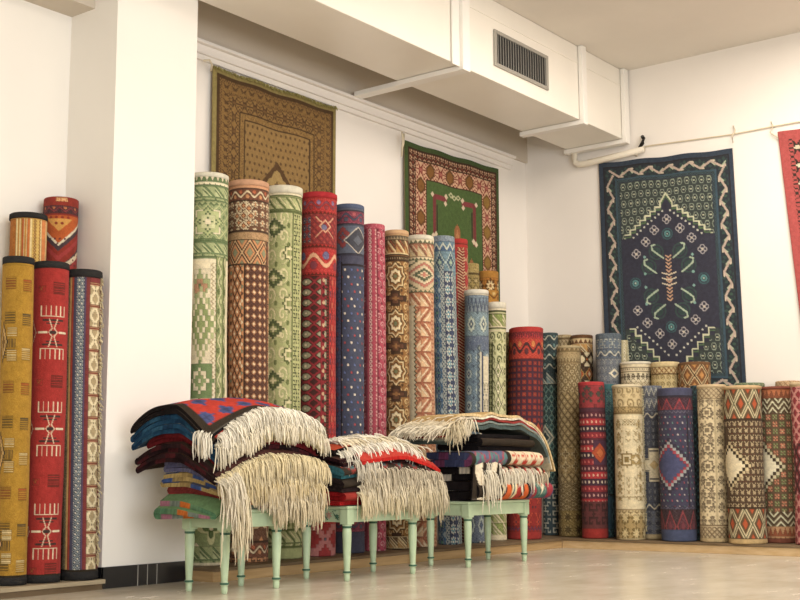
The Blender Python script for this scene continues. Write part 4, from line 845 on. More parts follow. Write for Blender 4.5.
c.r(34, W_-34, 34, H_-34, 'dots', 5.2, 5.6, ('#8d7144', '#5a4228'), brick=.5, sc=1)
xm = W_/2
M_ = (c.Y-58 > np.abs(c.X-xm)*1.15) & (c.X > 34) & (c.X < W_-34) & (c.Y < H_-34); c.a[M_] = lin('#523a22')
M_ = (c.Y-63 > np.abs(c.X-xm)*1.15+2*np.abs(((c.X-xm)/3) % 2-1)) & (c.X > 35) & (c.X < W_-35) & (c.Y < H_-35); c.a[M_] = lin('#a38a58')
for yy in (88, 130): c.shape(xm, yy, 12, 15, [(1, '#5a4024'), (.72, '#a38a58'), (.6, '#6a4c2a')], 'star', steps=8)
for xx in (-22, 22): c.shape(xm+xx, 112, 8, 10, [(1, '#6b4e2c'), (.6, '#a38a58'), (.4, '#5a4024')], 'star', steps=7)
c.age(.14)
hanging('brown patterned rug with a pointed arch hanging high behind the tall rolled rugs', 'Y', a_[0], b_[0], a_[2], a_[2]-2.25, c, YB-.028, zdrop=b_[2]-a_[2], fringe='#a39a62')
# green rug
a_, b_ = ony(404.5, 140, YB-.04), ony(498.5, 169, YB-.04)
wc = (b_[0]-a_[0])*100
c = Canvas(wc, 225, 1.6, False, '#4a5f34'); W_, H_ = c.w, c.h
frame(c, 0, 5, 'solid', 8, 8, ('#34502a',)); frame(c, 5, 9, 'fleur', 7, 7, ('#4a2018', '#c0a088', '#7a4a2c', '#8c3428'))
frame(c, 5, 1.3, 'solid', 8, 8, ('#2f1a12',)); frame(c, 14, 1.3, 'solid', 8, 8, ('#2f1a12',)); frame(c, 15.3, 15.5, 'ram', 15.5, 15.5, ('#c9a48c', '#7c2f2c', '#a8605a', '#d8b8a0')); 
for yy in np.arange(38, H_-30, 31): c.shape(23, yy, 6.5, 6.5, [(1, '#5e3a1c'), (.7, '#7c5424')], 'hex'); c.shape(W_-23, yy, 6.5, 6.5, [(1, '#6e4a20'), (.7, '#8a6a2c')], 'hex')
for xx in np.arange(38, W_-30, 31): c.shape(xx, 23, 6.5, 6.5, [(1, '#5e3a1c'), (.7, '#7c5424')], 'hex')
frame(c, 31, 1.3, 'solid', 8, 8, ('#33241a',)); c.r(32.3, W_-32.3, 32.3, H_-32.3, 'solid', 8, 8, ('#3f5e30',))
for sx in (1, -1):
    x0_ = 42 if sx > 0 else W_-42
    c.seg([(x0_+sx*2, 46), (x0_+sx*20, 46)], 5, '#7c2f3c'); c.seg([(x0_+sx*2, 46), (x0_+sx*2, 84)], 5, '#6e2c34'); c.seg([(x0_+sx*6, 54), (x0_+sx*6, 78)], 2, '#1f1a1c')
    for q in ((21, 43), (20, 50), (0, 84), (4, 82), (-1, 44)): c.shape(x0_+sx*q[0], q[1], 3, 3, [(1, '#d0c0ac')])
for (xx, yy) in ((W_/2+4, 80), (W_/2-16, 104), (W_/2+26, 112), (W_/2, 132), (W_/2-22, 150), (W_/2+20, 160)): c.shape(xx, yy, 5, 10, [(1, '#96603c'), (.5, '#b07a50')], 'hex', steps=5)
for (xx, yy) in ((W_/2, 42), (W_/2-5, 40), (W_/2+6, 41), (56, 130), (W_-56, 130)): c.shape(xx, yy, 4, 3, [(1, '#b9bc9c'), (.5, '#3f5e30')])
c.age(.12)
hanging('green rug with red and cream border hanging above the middle rolled rugs', 'Y', a_[0], b_[0], a_[2], a_[2]-2.15, c, YB-.028, zdrop=b_[2]-a_[2])
# blue rug
a_, b_ = onx(598.5, 163, XR-.03), onx(732, 148, XR-.03)
wc = (a_[1]-b_[1])*100
c = Canvas(wc, 226, 1.6, False, '#1f2f48'); W_, H_ = c.w, c.h; NV = '#27304a'
frame(c, 0, 5, 'solid', 8, 8, ('#243a54',)); frame(c, 4.5, 1.2, 'solid', 8, 8, ('#141d2e',)); frame(c, 6, 11, 'rosette', 15, 15, ('#182a3c', '#26454a', '#1c3040', '#33544f'))
pts = []
def vine(x0, y0, x1, y1, n):
    for i in range(n):
        f0, f1 = i/n, (i+1)/n; P0 = (x0+(x1-x0)*f0, y0+(y1-y0)*f0); P1 = (x0+(x1-x0)*f1, y0+(y1-y0)*f1)
        L = hypot(x1-x0, y1-y0); nx, ny = -(y1-y0)/L*3.2, (x1-x0)/L*3.2; s = 1 if i % 2 else -1
        a1 = (P0[0]+nx*s, P0[1]+ny*s); a2 = (P1[0]-nx*s, P1[1]-ny*s)
        c.seg([a1, a2], 2.0, '#b9a9a4'); c.seg([a2, (P1[0]+nx*s*.2+(P1[0]-P0[0])*.35, P1[1]+ny*s*.2+(P1[1]-P0[1])*.35)], 1.6, '#a8b8a4'); c.seg([a2, (a2[0]+(P1[0]-P0[0])*.35, a2[1]+(P1[1]-P0[1])*.35)], 1.5, '#c9c0b4')
vine(11.5, 12, W_-11.5, 12, 11); vine(11.5, H_-12, W_-11.5, H_-12, 11); vine(11.5, 14, 11.5, H_-14, 18); vine(W_-11.5, 14, W_-11.5, H_-14, 18)
frame(c, 17, 1.5, 'solid', 8, 8, ('#2f5068',)); frame(c, 18.5, 2.5, 'check', 1.6, 1.6, ('#1a2438', '#355664'))
i_ = 21.5; c.r(i_, W_-i_, i_, H_-i_, 'hexo', 7.2, 8.4, ('#2f3f46', '#8c9c92', '#273542', '#b4bba8'), brick=.5, sc=1)
xm = W_/2
st = np.floor(np.abs(c.X-xm)/5.2); lim = 36+np.where(np.abs(c.X-xm) < 6, np.abs(c.X-xm)*1.4, 8+st*4.1)
inner = (c.X > i_) & (c.X < W_-i_)
M_ = inner & (c.Y > lim) & (c.Y < H_-i_); c.a[M_] = lin(NV)
def steps(sg, y0, sx, sy, n, x0):
    P = [(xm+sg*x0, y0)]
    for q in range(n): P += [(P[-1][0], P[-1][1]+sy), (P[-1][0]+sg*sx, P[-1][1]+sy)]
    return P
for sg in (-1, 1):
    P = [(xm, 35), (xm+sg*6, 44)]+steps(sg, 44, 5.2, 4.1, int((xm-i_-6)/5.2), 6)
    P = [(min(max(a, i_), W_-i_), b) for a, b in P]
    c.seg([(a, b+2.6) for a, b in P], 1.5, '#4a6a50'); c.seg(P, 1.5, '#cdd3bd')
    Pb = [(min(max(a, i_), W_-i_), b) for a, b in steps(sg, H_-30, 5.5, -6.5, int((xm-i_-14)/5.5), 14)]
    PB = Pb if sg < 0 else PB+[None]+Pb
stb = np.floor((np.abs(c.X-xm)-14)/5.5); limb = H_-30-np.maximum(stb, 0)*6.5*(np.abs(c.X-xm) > 14)
for off, colr in ((0, '#2f3f46'),):
    M_ = inner & (c.Y > limb+off) & (c.Y < H_-i_) & (np.abs(c.X-xm) > 14); c.a[M_] = lin(colr)
M_ = inner & (c.Y > limb+4) & (c.Y < H_-i_) & (np.abs(c.X-xm) > 14); ix = motif('hexo', c.X[M_], c.Y[M_], 7.2, 8.4, .5); c.a[M_] = np.array([lin(q) for q in ('#2f3f46', '#8c9c92', '#273542', '#b4bba8')])[ix]
k_ = PB.index(None)
for P in (PB[:k_], PB[k_+1:]): c.seg([(a, b+2.4) for a, b in P], 1.4, '#4a6a50'); c.seg(P, 1.4, '#cdd3bd')
ym = 118
def qf(x, y, r=4.0):
    for a in range(4): c.shape(x+r*.5*cos(a*PI/2+0), y+r*.5*sin(a*PI/2), r*.52, r*.52, [(1, '#a9a8b4'), (.62, NV)], 'disc')
    c.shape(x, y, 1.2, 1.2, [(1, '#c9c4bc')], 'disc')
for (dx, dy) in ((0, -58), (-13, -48), (13, -48), (-22, -37), (24, -38), (-32, -26), (34, -27), (-33, 28), (33, 26), (-24, 40), (24, 38), (-12, 50), (12, 49), (0, 60)): qf(xm+dx, ym+dy, 4.6)
for (dx, dy) in ((0, -44), (0, 44), (-34, 2), (34, 0)): c.shape(xm+dx, ym+dy, 5.5, 5.5, [(1, '#2f5a68'), (.8, NV), (.6, '#4f8a94'), (.3, NV), (.15, '#a9c4c0')], 'disc')
for sx in (-1, 1):
    for (hx, hy, sy) in ((7, -22, -1), (15, -8, -1), (14, 10, 1), (7, 24, 1)):
        c.shape(xm+sx*(hx+5), ym+hy+sy*5, 7.5, 7.5, [(1, '#2b4a50'), (.8, NV), (.62, '#26454c')], 'disc')
        c.seg([(xm+sx*(hx-2), ym+hy-sy*1), (xm+sx*(hx+2.5), ym+hy+sy*0-sy*4+sy*6), (xm+sx*(hx+9), ym+hy+sy*7), (xm+sx*(hx+9.5), ym+hy+sy*11), (xm+sx*(hx+6.5), ym+hy+sy*12)], 1.6, '#a9bfb0')
    for dy in (-14, -4, 4, 14): c.shape(xm+sx*24, ym+dy*1.6, 1.3, 1.3, [(1, '#7fb0b0')], 'disc')
for dy in np.arange(-22, 22, 3.4): c.seg([(xm-2.4, ym+dy-1.4), (xm, ym+dy+.6), (xm+2.4, ym+dy-1.4)], 1.3, '#c9a48c')
for dy in (-5, 0, 5): c.seg([(xm-7, ym+dy-2), (xm, ym+dy), (xm+7, ym+dy-2)], 1.1, '#d8d0c0')
for i in range(9):
    f = i/8; c.shape(xm-4-f*30, ym-66+f*24, 1, 1, [(1, '#c9ccc8')], 'disc'); c.shape(xm+4+f*30, ym-66+f*24, 1, 1, [(1, '#c9ccc8')], 'disc'); c.shape(xm-4-f*30, ym+70-f*26, 1, 1, [(1, '#c9ccc8')], 'disc'); c.shape(xm+4+f*30, ym+70-f*26, 1, 1, [(1, '#c9ccc8')], 'disc')
c.age(.10)
hanging('navy blue rug with a star medallion and vine border hanging on the right wall', 'X', a_[1], b_[1], a_[2], a_[2]-2.26, c, XR-.014, zdrop=b_[2]-a_[2], skew=(-.02, -.03))
# rose red rug
c = Canvas(125, 225, 1.4, False, '#ad4a50'); frame(c, 8, 16, 'ram', 15, 17, ('#ad4a50', '#241f24', '#d8cbb8', '#2f5a44')); frame(c, 26, 2, 'check', 2, 2, ('#241f24', '#d8cbb8')); frame(c, 34, 14, 'lat2', 14, 16, ('#b0484e', '#241f24', '#d8cbb8', '#3f6a50')); c.age(.1)
hanging('rose red rug with black and cream border cut off by the right edge', 'X', 3.765, 2.50, 3.645, 1.45, c, XR-.014, skew=(-.16, -.16))
# cords holding the rugs up
for (lab, pts) in (('small pale cord knot at the top left corner of the brown hanging rug', [(a, YB-.095, z) for a, z in ((0, 0),)]),):
    a_ = ony(212, 66, YB-.10); k = MB(); k.tube([(a_[0]-.08, YB-.10, a_[2]+.02), (a_[0]-.03, YB-.105, a_[2]+.035), (a_[0], YB-.10, a_[2]+.01), (a_[0]+.03, YB-.06, a_[2]-.02)], .008, 6)
    o = k.build('cord_knot', CORD, smooth=True); tag(o, lab, 'cord')
a_ = ony(402, 134, YB-.10); k = MB(); k.tube([(a_[0], YB-.10, a_[2]+.02), (a_[0]+.01, YB-.10, a_[2]-.06), (a_[0], YB-.095, a_[2]-.20), (a_[0]+.02, YB-.10, a_[2]-.08), (a_[0]+.03, YB-.10, a_[2]+.01)], .009, 6)
o = k.build('cord_knot', CORD, smooth=True); tag(o, 'pale looped cord at the top left corner of the green hanging rug', 'cord')
for px_, lab in ((733, 'pale string loop tied to the wire at the top right corner of the blue rug'), (771, 'pale string tied to the wire at the top left corner of the rose red rug')):
    a_ = onx(px_, 131 if px_ < 750 else 127, XR-.03); k = MB(); k.tube([(XR-.02, a_[1], a_[2]+.05), (XR-.03, a_[1]-.02, a_[2]), (XR-.035, a_[1]+.01, a_[2]-.05), (XR-.04, a_[1]+(.0 if px_ < 750 else -.06), a_[2]-.11)], .006, 6)
    o = k.build('cord_knot', CORD, smooth=True); tag(o, lab, 'cord')

# ------------------------------------------------------------------ benches
def bench(label, x0, x1, y0, y1, flowers=False):
    e = empty('bench', ((x0+x1)/2, (y0+y1)/2, 0)); tag(e, label, 'bench', 'pale green painted benches under the kilim piles')
    k = MB(); k.box(x0-.035, x1+.035, y0-.035, y1+.035, .443, .463); k.build('seat_board', GREEN, e, bevel=.005)
    for nm, b in (('f', (x0+.02, x1-.02, y0-.022, y0+.0)), ('b', (x0+.02, x1-.02, y1, y1+.022)), ('l', (x0-.022, x0, y0+.02, y1-.02)), ('r', (x1, x1+.022, y0+.02, y1-.02))):
        k = MB(); k.box(b[0], b[1], b[2], b[3], .362, .442); ap = k.build('apron', GREEN, e, bevel=.004)
        if nm == 'l' and flowers:
            for j, (fy, fz, r) in enumerate(((.30, .41, .02), (.62, .405, .024), (.82, .395, .016))):
                yy = y0+(y1-y0)*(1-fy); k = MB()
                for a in range(6): 
                    t = a*PI/3; k.tube([(x0-.0235, yy, fz), (x0-.0245, yy+r*.6*cos(t), fz+r*.6*sin(t)), (x0-.0235, yy+r*cos(t+.5), fz+r*sin(t+.5))], .0035, 5)
                fl = k.build('painted_flower', ROSE if j == 1 else DGREEN, ap)
            for j in range(3):
                yy = y0+.05+j*.09; k = MB(); k.tube([(x0-.0235, yy, .375), (x0-.0245, yy+.03, .405), (x0-.0245, yy+.05, .43), (x0-.0235, yy+.02, .433)], .003, 5); k.build('painted_stem', DGREEN, ap)
    for (lx, ly) in ((x0, y0), (x1, y0), (x0, y1), (x1, y1)):
        k = MB(); k.box(lx-.032, lx+.032, ly-.032, ly+.032, .35, .442)
        k.lathe(lx, ly, [(.030, .35), (.032, .343), (.026, .336), (.024, .328), (.0275, .315), (.029, .295), (.0275, .24), (.023, .145), (.019, .075), (.018, .068), (.023, .060), (.024, .05), (.018, .042), (.0195, .034), (.0185, .012), (.015, 0.0)], 20)
        lg = k.build('leg', GREEN, e, smooth=False, bevel=.002)
        for p in lg.data.polygons: p.use_smooth = len(p.vertices) == 4 and abs(p.normal.z) < .98 and p.index > 5
        k = MB(); k.lathe(lx, ly, [(.0275, .326), (.0305, .329), (.0305, .337), (.0275, .34)], 20); k.build('leg_ring', DGREEN, lg, smooth=True)
        k = MB(); k.lathe(lx, ly, [(.0225, .050), (.0265, .053), (.0265, .060), (.0225, .063)], 20); k.build('leg_ring', DGREEN, lg, smooth=True)
    return e
bench('pale green turned leg bench on the left, under the tallest kilim pile', 4.925, 5.345, 5.06, 5.35)
bench('pale green turned leg bench in the middle with painted flowers on its apron', 5.94, 6.62, 5.02, 5.36, True)
bench('pale green turned leg bench on the right, under the arched kilim pile', 7.30, 8.05, 5.04, 5.37)

# ------------------------------------------------------------------ folded kilims
def resample(P, step):
    P = np.array(P, float); d = np.r_[0, np.cumsum(np.hypot(*(P[1:]-P[:-1]).T))]; n = max(int(d[-1]/step), 4)
    q = np.linspace(0, d[-1], n+1); return np.stack([np.interp(q, d, P[:, 0]), np.interp(q, d, P[:, 1])], -1)
def serp(a0, a1, z0, n, t, seed, jit=.018, start=0):
    """folded zigzag: n layers of pitch t between a0 (front) and a1 (back)"""
    rg = np.random.default_rng(seed); P = []; r = t/2
    side = [a0+rg.uniform(0, jit), a1-rg.uniform(0, jit)]
    for i in range(n):
        z = z0+t*(i+.5)
        f, b = a0+rg.uniform(0, jit), a1-rg.uniform(0, jit)
        seq = (f, b) if (i+start) % 2 == 0 else (b, f)
        P += [(seq[0], z), (seq[1], z)]
        if i < n-1:
            s = 1 if (i+start) % 2 == 0 else -1
            for q in range(1, 6): th = -PI/2+PI*q/6; P.append((seq[1]+s*r*cos(th), z+r+r*sin(th)))
    return P
def ribbon(label, path, b0, b1, t, paint, M, edge='#2a2422', seed=0, kk=100, step=.011, name='folded_kilim', wob=.004, taper=None, base='#555555', cat='folded kilim'):
    """path in (a,z); extruded along b; M(a,b,z)->world"""
    rg = np.random.default_rng(seed); C_ = resample(path, step); ns = len(C_)
    d = np.gradient(C_, axis=0); d /= np.linalg.norm(d, axis=1)[:, None]+1e-9; nn = np.stack([-d[:, 1], d[:, 0]], -1)
    nb = int((b1-b0)/.011); L = ns*step
    cv = Canvas((b1-b0)*100, L*100, 1.0/(step*100), False, base); paint(cv); cv.age(.12)
    bb = np.linspace(b0, b1, nb+1)
    ws = wob*np.sin(np.arange(ns)[:, None]*.13+bb[None, :]*19+rg.uniform(0, 6))
    bo = 1.0
    th = t*.46
    faces = []
    As, Zs, Bs = [], [], []
    for sd in (1, -1):
        A = C_[:, 0][:, None]+nn[:, 0][:, None]*th*sd+0*bb[None]
        Z = C_[:, 1][:, None]+nn[:, 1][:, None]*th*sd+ws*.5
        # uneven side edges
        eb = .012*np.sin(np.arange(ns)*.05+rg.uniform(0, .3)+seed)
        Bm = bb[None, :]+eb[:, None]
        As.append(A); Zs.append(Z); Bs.append(np.broadcast_to(Bm, A.shape))
    A = np.stack(As); Z = np.stack(Zs); Bq = np.stack(Bs)
    V = M(A, Bq, Z).reshape(-1, 3)
    n1 = nb+1; idx = np.arange(2*ns*n1).reshape(2, ns, n1)
    def grid(I, flip=False):
        a, b, c, d_ = I[:-1, :-1], I[1:, :-1], I[1:, 1:], I[:-1, 1:]
        return np.stack([a, b, c, d_] if not flip else [a, d_, c, b], -1).reshape(-1, 4)
    Q = [grid(idx[0]), grid(idx[1], True)]
    ci = np.clip((np.arange(n1)/nb*(cv.nc-1)).astype(int), 0, cv.nc-1); ri = np.clip((np.arange(ns)/(ns-1)*(cv.nr-1)).astype(int), 0, cv.nr-1)
    cc = cv.a[ri][:, ci]; cols = np.concatenate([cc.reshape(-1, 3), cc.reshape(-1, 3)])
    # side + end strips with their own (edge-coloured) vertices
    el = [lin(q) for q in (edge if isinstance(edge, (list, tuple)) else [edge])]; off = len(V)
    def strip(i0, i1):
        nonlocal V, cols, off
        m_ = len(i0); V = np.concatenate([V, V[i0], V[i1]]); cols = np.concatenate([cols, np.tile(np.array(el)[(np.arange(m_)//8) % len(el)], (2, 1))*RNG.uniform(.7, 1.25, (2*m_, 1))])
        a = off+np.arange(m_); b = a+m_; Q.append(np.stack([a[:-1], a[1:], b[1:], b[:-1]], -1)); off += 2*m_
    strip(idx[0, :, 0], idx[1, :, 0]); strip(idx[1, :, -1], idx[0, :, -1]); strip(idx[1, 0, :], idx[0, 0, :]); strip(idx[0, -1, :], idx[1, -1, :])
    e = empty(name, tuple(V[idx[1]].reshape(-1, 3)[np.argmin(V[idx[1]].reshape(-1, 3)[:, 2])])); tag(e, label, cat)
    mesh_np('woven_cloth', V, np.concatenate(Q), KILIM, np.clip(cols, 0, 1), e)
    return e
def fr_row(e, P0, P1, n, d, L, col, droop=.3, rad=.0034, seed=1, sag=None, jit=.006, nseg=7, dn=.16):
    f = (np.arange(n)+.5)/n; P = np.array(P0)[None]*(1-f)[:, None]+np.array(P1)[None]*f[:, None]
    if sag is not None: P[:, 2] += [sag(p[0], p[1]) for p in P]
    Ls = L*(1+.15*np.sin(f*17+seed)+.1*np.sin(f*41)); strands('fringe', P, [d]*n, Ls, col, e, rad=rad, seed=seed, droop=droop, jit=jit, nseg=nseg, dn=dn)

# ---- pile 1 (left bench): profile along Y, width along X
X0, X1, Y0, Y1 = 4.80, 5.70, 5.01, 5.66
BT = .467
def sag1(x, y, lv=1.0):
    x = np.asarray(x, float); y = np.asarray(y, float)
    vf = np.clip((5.33-y)/.30, 0, 1.2); vb = np.clip((y-5.42)/.24, 0, 1.2); ul = np.clip((5.22-x)/.42, 0, 1.2); ur = np.clip((x-5.38)/.32, 0, 1.2)
    return -(.085*vf**1.25+.085*vb**2+.055*ul**1.6+.085*ur**2+.15*ul**1.4*vf**1.2)
ZT = .67
def M1(a, b, z):
    lv = np.clip((z-BT)/ZT, 0, 1); lv = lv**.8
    zz = z+sag1(b, a)*lv-(1-lv)*(.7*np.clip(4.885-b, 0, 1)+.25*np.clip(b-5.39, 0, 1))
    return np.stack([b, a, zz], -1)
def plain(c_): return lambda c: c.r(None, None, 0, c.h, 'solid', 8, 8, (c_,))
def stripes(cols, w):
    def f(c):
        x = 0; i = 0
        while x < c.w: c.r(x, x+w[i % len(w)], 0, c.h, 'solid', 8, 8, (cols[i % len(cols)],)); x += w[i % len(w)]; i += 1
    return f
def bands(cols, w):
    def f(c):
        y = 0; i = 0
        while y < c.h: c.r(0, c.w, y, y+w[i % len(w)], 'solid', 8, 8, (cols[i % len(cols)],)); y += w[i % len(w)]; i += 1
    return f
def redtop(c):
    c.r(0, c.w, 0, c.h, 'stepdia', 15, 14, ('#b82a22', '#b82a22', '#3a4a86', '#2a3868'), brick=.5, sc=1)
    c.r(0, 5, 0, c.h, 'solid', 8, 8, ('#221d1c',)); c.r(0, c.w, c.h-6, c.h, 'solid', 8, 8, ('#221d1c',)); c.r(c.w-3, c.w, 0, c.h, 'solid', 8, 8, ('#221d1c',))
z = BT
defs = [
 ('green and tan folded kilim with orange patches, bottom of the left pile', 5.02, 5.50, 3, .031, stripes(['#5d8660', '#6e8c62', '#b5652f', '#6e7a86', '#a8492c', '#7a8a6a', '#c2a878'], [9, 6, 5, 6, 5, 8, 30]), ['#4f7558', '#5a7a5c', '#b5652f', '#6e7a70', '#9a6a7a', '#4f7558'], (4.80, 5.62)),
 ('dark red folded kilim in the left pile just above the green one', 5.02, 5.47, 2, .022, plain('#7a3a34'), '#6e2f2c', (4.88, 5.62)),
 ('blue and tan edged folded kilim, third from the bottom of the left pile', 5.02, 5.53, 3, .024, bands(['#b59f70', '#38496e', '#8a7a52', '#3c5080'], [12, 14, 10, 18]), ['#a08c5c', '#a08c5c', '#3c5080', '#8f7c52'], (4.87, 5.67)),
 ('purple grey folded kilim in the left pile under the dark ones', 5.03, 5.52, 3, .024, bands(['#5c5d7c', '#53547a', '#6a6a86'], [12, 9, 15]), ['#5a5b7a', '#64657f'], (4.88, 5.66)),
 ('black and maroon folded kilim drooping in the middle of the left pile', 5.02, 5.71, 4, .027, bands(['#2c1a1c', '#1e1718', '#3f1a20'], [22, 18, 9]), ['#231719', '#2c1c1e', '#451e22'], (4.82, 5.69)),
 ('dark red striped folded kilim under the blue one in the left pile', 5.03, 5.62, 2, .026, bands(['#6a1f22', '#2a1a1c'], [16, 10]), '#5e1c20', (4.83, 5.66)),
 ('teal blue folded kilim with small white marks, second from the top of the left pile', 5.02, 5.71, 4, .026, lambda c: c.r(0, c.w, 0, c.h, 'vase', 11, 11, ('#24486a', '#2a5274', '#1c3454', '#9aa8a8'), sc=1), ['#234560', '#234560', '#305670', '#1c3650'], (4.80, 5.69)),
 ('red kilim with blue diamonds and black edge on top of the left pile', 5.05, 5.69, 2, .026, redtop, '#1e1a1a', (4.78, 5.68)),
]
tot = sum(d_[3]*d_[4] for d_ in defs); sc_ = ZT/tot*.97
K1 = []
for i, (lab, y0, y1, n, t, pt, ed, (xa, xb)) in enumerate(defs):
    t2 = t*sc_; e = ribbon(lab, serp(y0, y1, z, n, t2, 20+i), xa, xb, t2, pt, M1, ed, seed=i+1, wob=.0035); K1.append((e, z, z+n*t2, y0)); z += n*t2+.001
def front1(i, f, y): # height on the front face of kilim i, fraction f
    zz = K1[i][1]+(K1[i][2]-K1[i][1])*f; lv = ((zz-BT)/ZT)**.8
    return lambda x, yy: float(sag1(x, y)*lv), zz
def row1(i, f, y, xa, xb, n, L, col, droop, seed, d=(0, -1, .05), jit=.008):
    sg, zz = front1(i, f, y); fr_row(K1[i][0], (xa, y, zz), (xb, y, zz), n, np.array(d), L, col, droop, seed=seed, sag=sg, jit=jit)
CRF, YEF, GRF = '#ece5d4', '#e2d3ac', '#bfb59c'
row1(7, 1.0, 5.055, 4.90, 5.68, 330, .13, CRF, .26, 1, (0.05, -1, -.05)); row1(7, .8, 5.045, 4.83, 5.69, 340, .16, '#e8e0ce', .40, 2)
row1(7, .3, 5.03, 4.80, 5.69, 330, .16, '#ddd4bd', .46, 3); row1(6, .75, 5.005, 4.86, 5.69, 300, .12, '#e0d6bf', .44, 4); row1(6, .35, 5.0, 4.98, 5.66, 240, .075, '#cdbf9a', .45, 5)
row1(4, .50, 5.0, 4.80, 5.70, 340, .13, YEF, .44, 6, (0, -1, .1)); row1(4, .25, 4.995, 4.84, 5.70, 320, .14, '#d6c8a6', .44, 7); row1(3, .6, 5.0, 4.86, 5.66, 290, .12, '#dccfb0', .45, 8)
row1(2, .8, 4.995, 4.86, 5.66, 290, .13, '#d3c29a', .45, 9); row1(2, .3, 4.995, 5.06, 5.66, 230, .14, '#cfc0a0', .45, 10)
row1(1, .6, 4.995, 5.10, 5.62, 190, .14, '#d9cdb4', .5, 11); row1(0, .7, 5.0, 5.22, 5.64, 170, .18, '#d3c5a6', .5, 12)
row1(4, .3, 4.99, 4.80, 4.92, 90, .28, '#e0d6c0', .42, 13); row1(2, .6, 4.985, 4.84, 4.95, 80, .36, '#d9cdb0', .5, 14)
# left-side tassel
fr_row(K1[6][0], (4.80, 5.07, .88), (4.79, 5.14, .90), 60, np.array([-.7, -.4, .1]), .15, CRF, .5, seed=15, jit=.012)

# ---- pile 2 (middle bench)
def sag2(x, y):
    u = (np.asarray(x)-6.35)/.55; v = (np.asarray(y)-5.22)/.26
    return -(np.abs(u)**2.4*.07+np.where(v < 0, np.abs(v)**2*.07, np.abs(v)**2*.03))
def M2(a, b, z):
    lv = np.clip((z-BT)/.46, 0, 1); return np.stack([b, a, z+sag2(b, a)*lv], -1)
defs2 = [
 ('plain red folded kilim at the bottom of the middle pile', 4.985, 5.38, 3, .034, bands(['#8f1c1e', '#a32624'], [20, 16]), '#8c1a1c', (5.86, 6.70)),
 ('dark folded kilim with long grey white fringe in the middle pile', 4.985, 5.42, 3, .034, bands(['#2c2422', '#6b5b50', '#1e1a1b'], [15, 5, 12]), '#2a2020', (5.86, 6.88)),
 ('black folded kilim with teal and red diamonds in the middle pile', 4.99, 5.43, 3, .031, lambda c: c.r(0, c.w, 0, c.h, 'dia', 16, 10, ('#201a1c', '#8a2a2c', '#40707a', '#8a2a2c'), sc=1), '#3a6a72', (5.86, 6.84)),
 ('dark red and black striped folded kilim near the top of the middle pile', 5.00, 5.42, 2, .028, bands(['#3a1a1c', '#8a2a24', '#1d1718'], [10, 4, 12]), '#2a1618', (5.87, 6.84)),
 ('orange red folded kilim with black edge on top of the middle pile', 5.07, 5.42, 2, .026, bands(['#a8381f', '#201a1a', '#b5482a'], [24, 3, 30]), '#1f1817', (5.88, 6.60)),
]
z = BT; K2 = []
for i, (lab, y0, y1, n, t, pt, ed, (xa, xb)) in enumerate(defs2):
    e = ribbon(lab, serp(y0, y1, z, n, t, 40+i), xa, xb, t, pt, M2, ed, seed=i+11, wob=.003); K2.append((e, z, z+n*t)); z += n*t+.001
def row2(i, f, y, xa, xb, n, L, col, droop, seed, d=(0, -1, .05), jit=.008, K=None, sg=None, lvh=.46):
    KK = K2 if K is None else K; S2 = sag2 if sg is None else sg
    zz = KK[i][1]+(KK[i][2]-KK[i][1])*f; lv = (zz-BT)/lvh
    fr_row(KK[i][0], (xa, y, zz), (xb, y, zz), n, np.array(d), L, col, droop, seed=seed, sag=lambda x, yy: float(S2(x, y)*lv), jit=jit)
# cream fringed kilim thrown over the top with a red hem
def flapM(a, b, z): 
    u = (b-6.45)/.5; return np.stack([b, a, z-np.abs(u)**2*.05-np.clip(5.16-a, 0, 1)**1.2*.85-np.clip(b-6.5, 0, 1)*.16], -1)
def flapp(c):
    c.r(0, c.w, 0, c.h, 'speck', 3, 3, ('#d8ccb0', '#c9bb98', '#e2d9c4')); c.r(0, c.w, 0, 7, 'solid', 8, 8, ('#b52a26',)); c.r(0, c.w, 7, 9, 'solid', 8, 8, ('#d9c79c',))
ef = ribbon('cream kilim with red hem and loose fringe flung over the front of the middle pile', [(4.955, z+.015), (5.02, z+.02), (5.2, z+.02), (5.34, z+.02)], 6.02, 6.86, .026, flapp, flapM, '#b02824', seed=31, name='folded_kilim')
zf = z+.035
for j, (yy, L, dr, cl) in enumerate(((5.28, .22, .10, '#e8e0cc'), (5.20, .20, .12, '#ede6d6'), (5.13, .17, .16, '#e4d8bc'), (5.06, .13, .22, '#ebe4d5'))):
    P0 = flapM(yy, 6.00, zf); P1 = flapM(yy, 6.80-.03*j, zf-.0)
    n = 300; f = (np.arange(n)+.5)/n; P = np.array([flapM(yy, 6.0+(.80-.03*j)*q, zf) for q in f])
    strands('fringe', P, [np.array([.25, -1, -.25])]*n, [L]*n, cl, ef, rad=.0038, seed=60+j, droop=dr, jit=.012, nseg=8, dn=.2)
row2(3, .5, 5.0, 5.97, 6.20, 60, .15, '#ded6c4', .42, 21); row2(2, .6, 4.985, 6.05, 6.86, 330, .13, '#c3b8a2', .42, 22, jit=.012); row2(1, .9, 4.985, 6.02, 6.90, 330, .14, '#d3c8b0', .42, 23, jit=.012)
row2(1, .4, 4.98, 6.0, 6.90, 330, .15, '#dbd0b6', .42, 24); row2(0, .9, 4.98, 5.98, 6.72, 260, .17, '#d3c6a6', .45, 25); row2(1, .1, 4.975, 6.45, 6.9, 120, .2, '#c3b799', .5, 26)
row2(4, .5, 5.06, 5.90, 6.0, 40, .16, CRF, .4, 27)

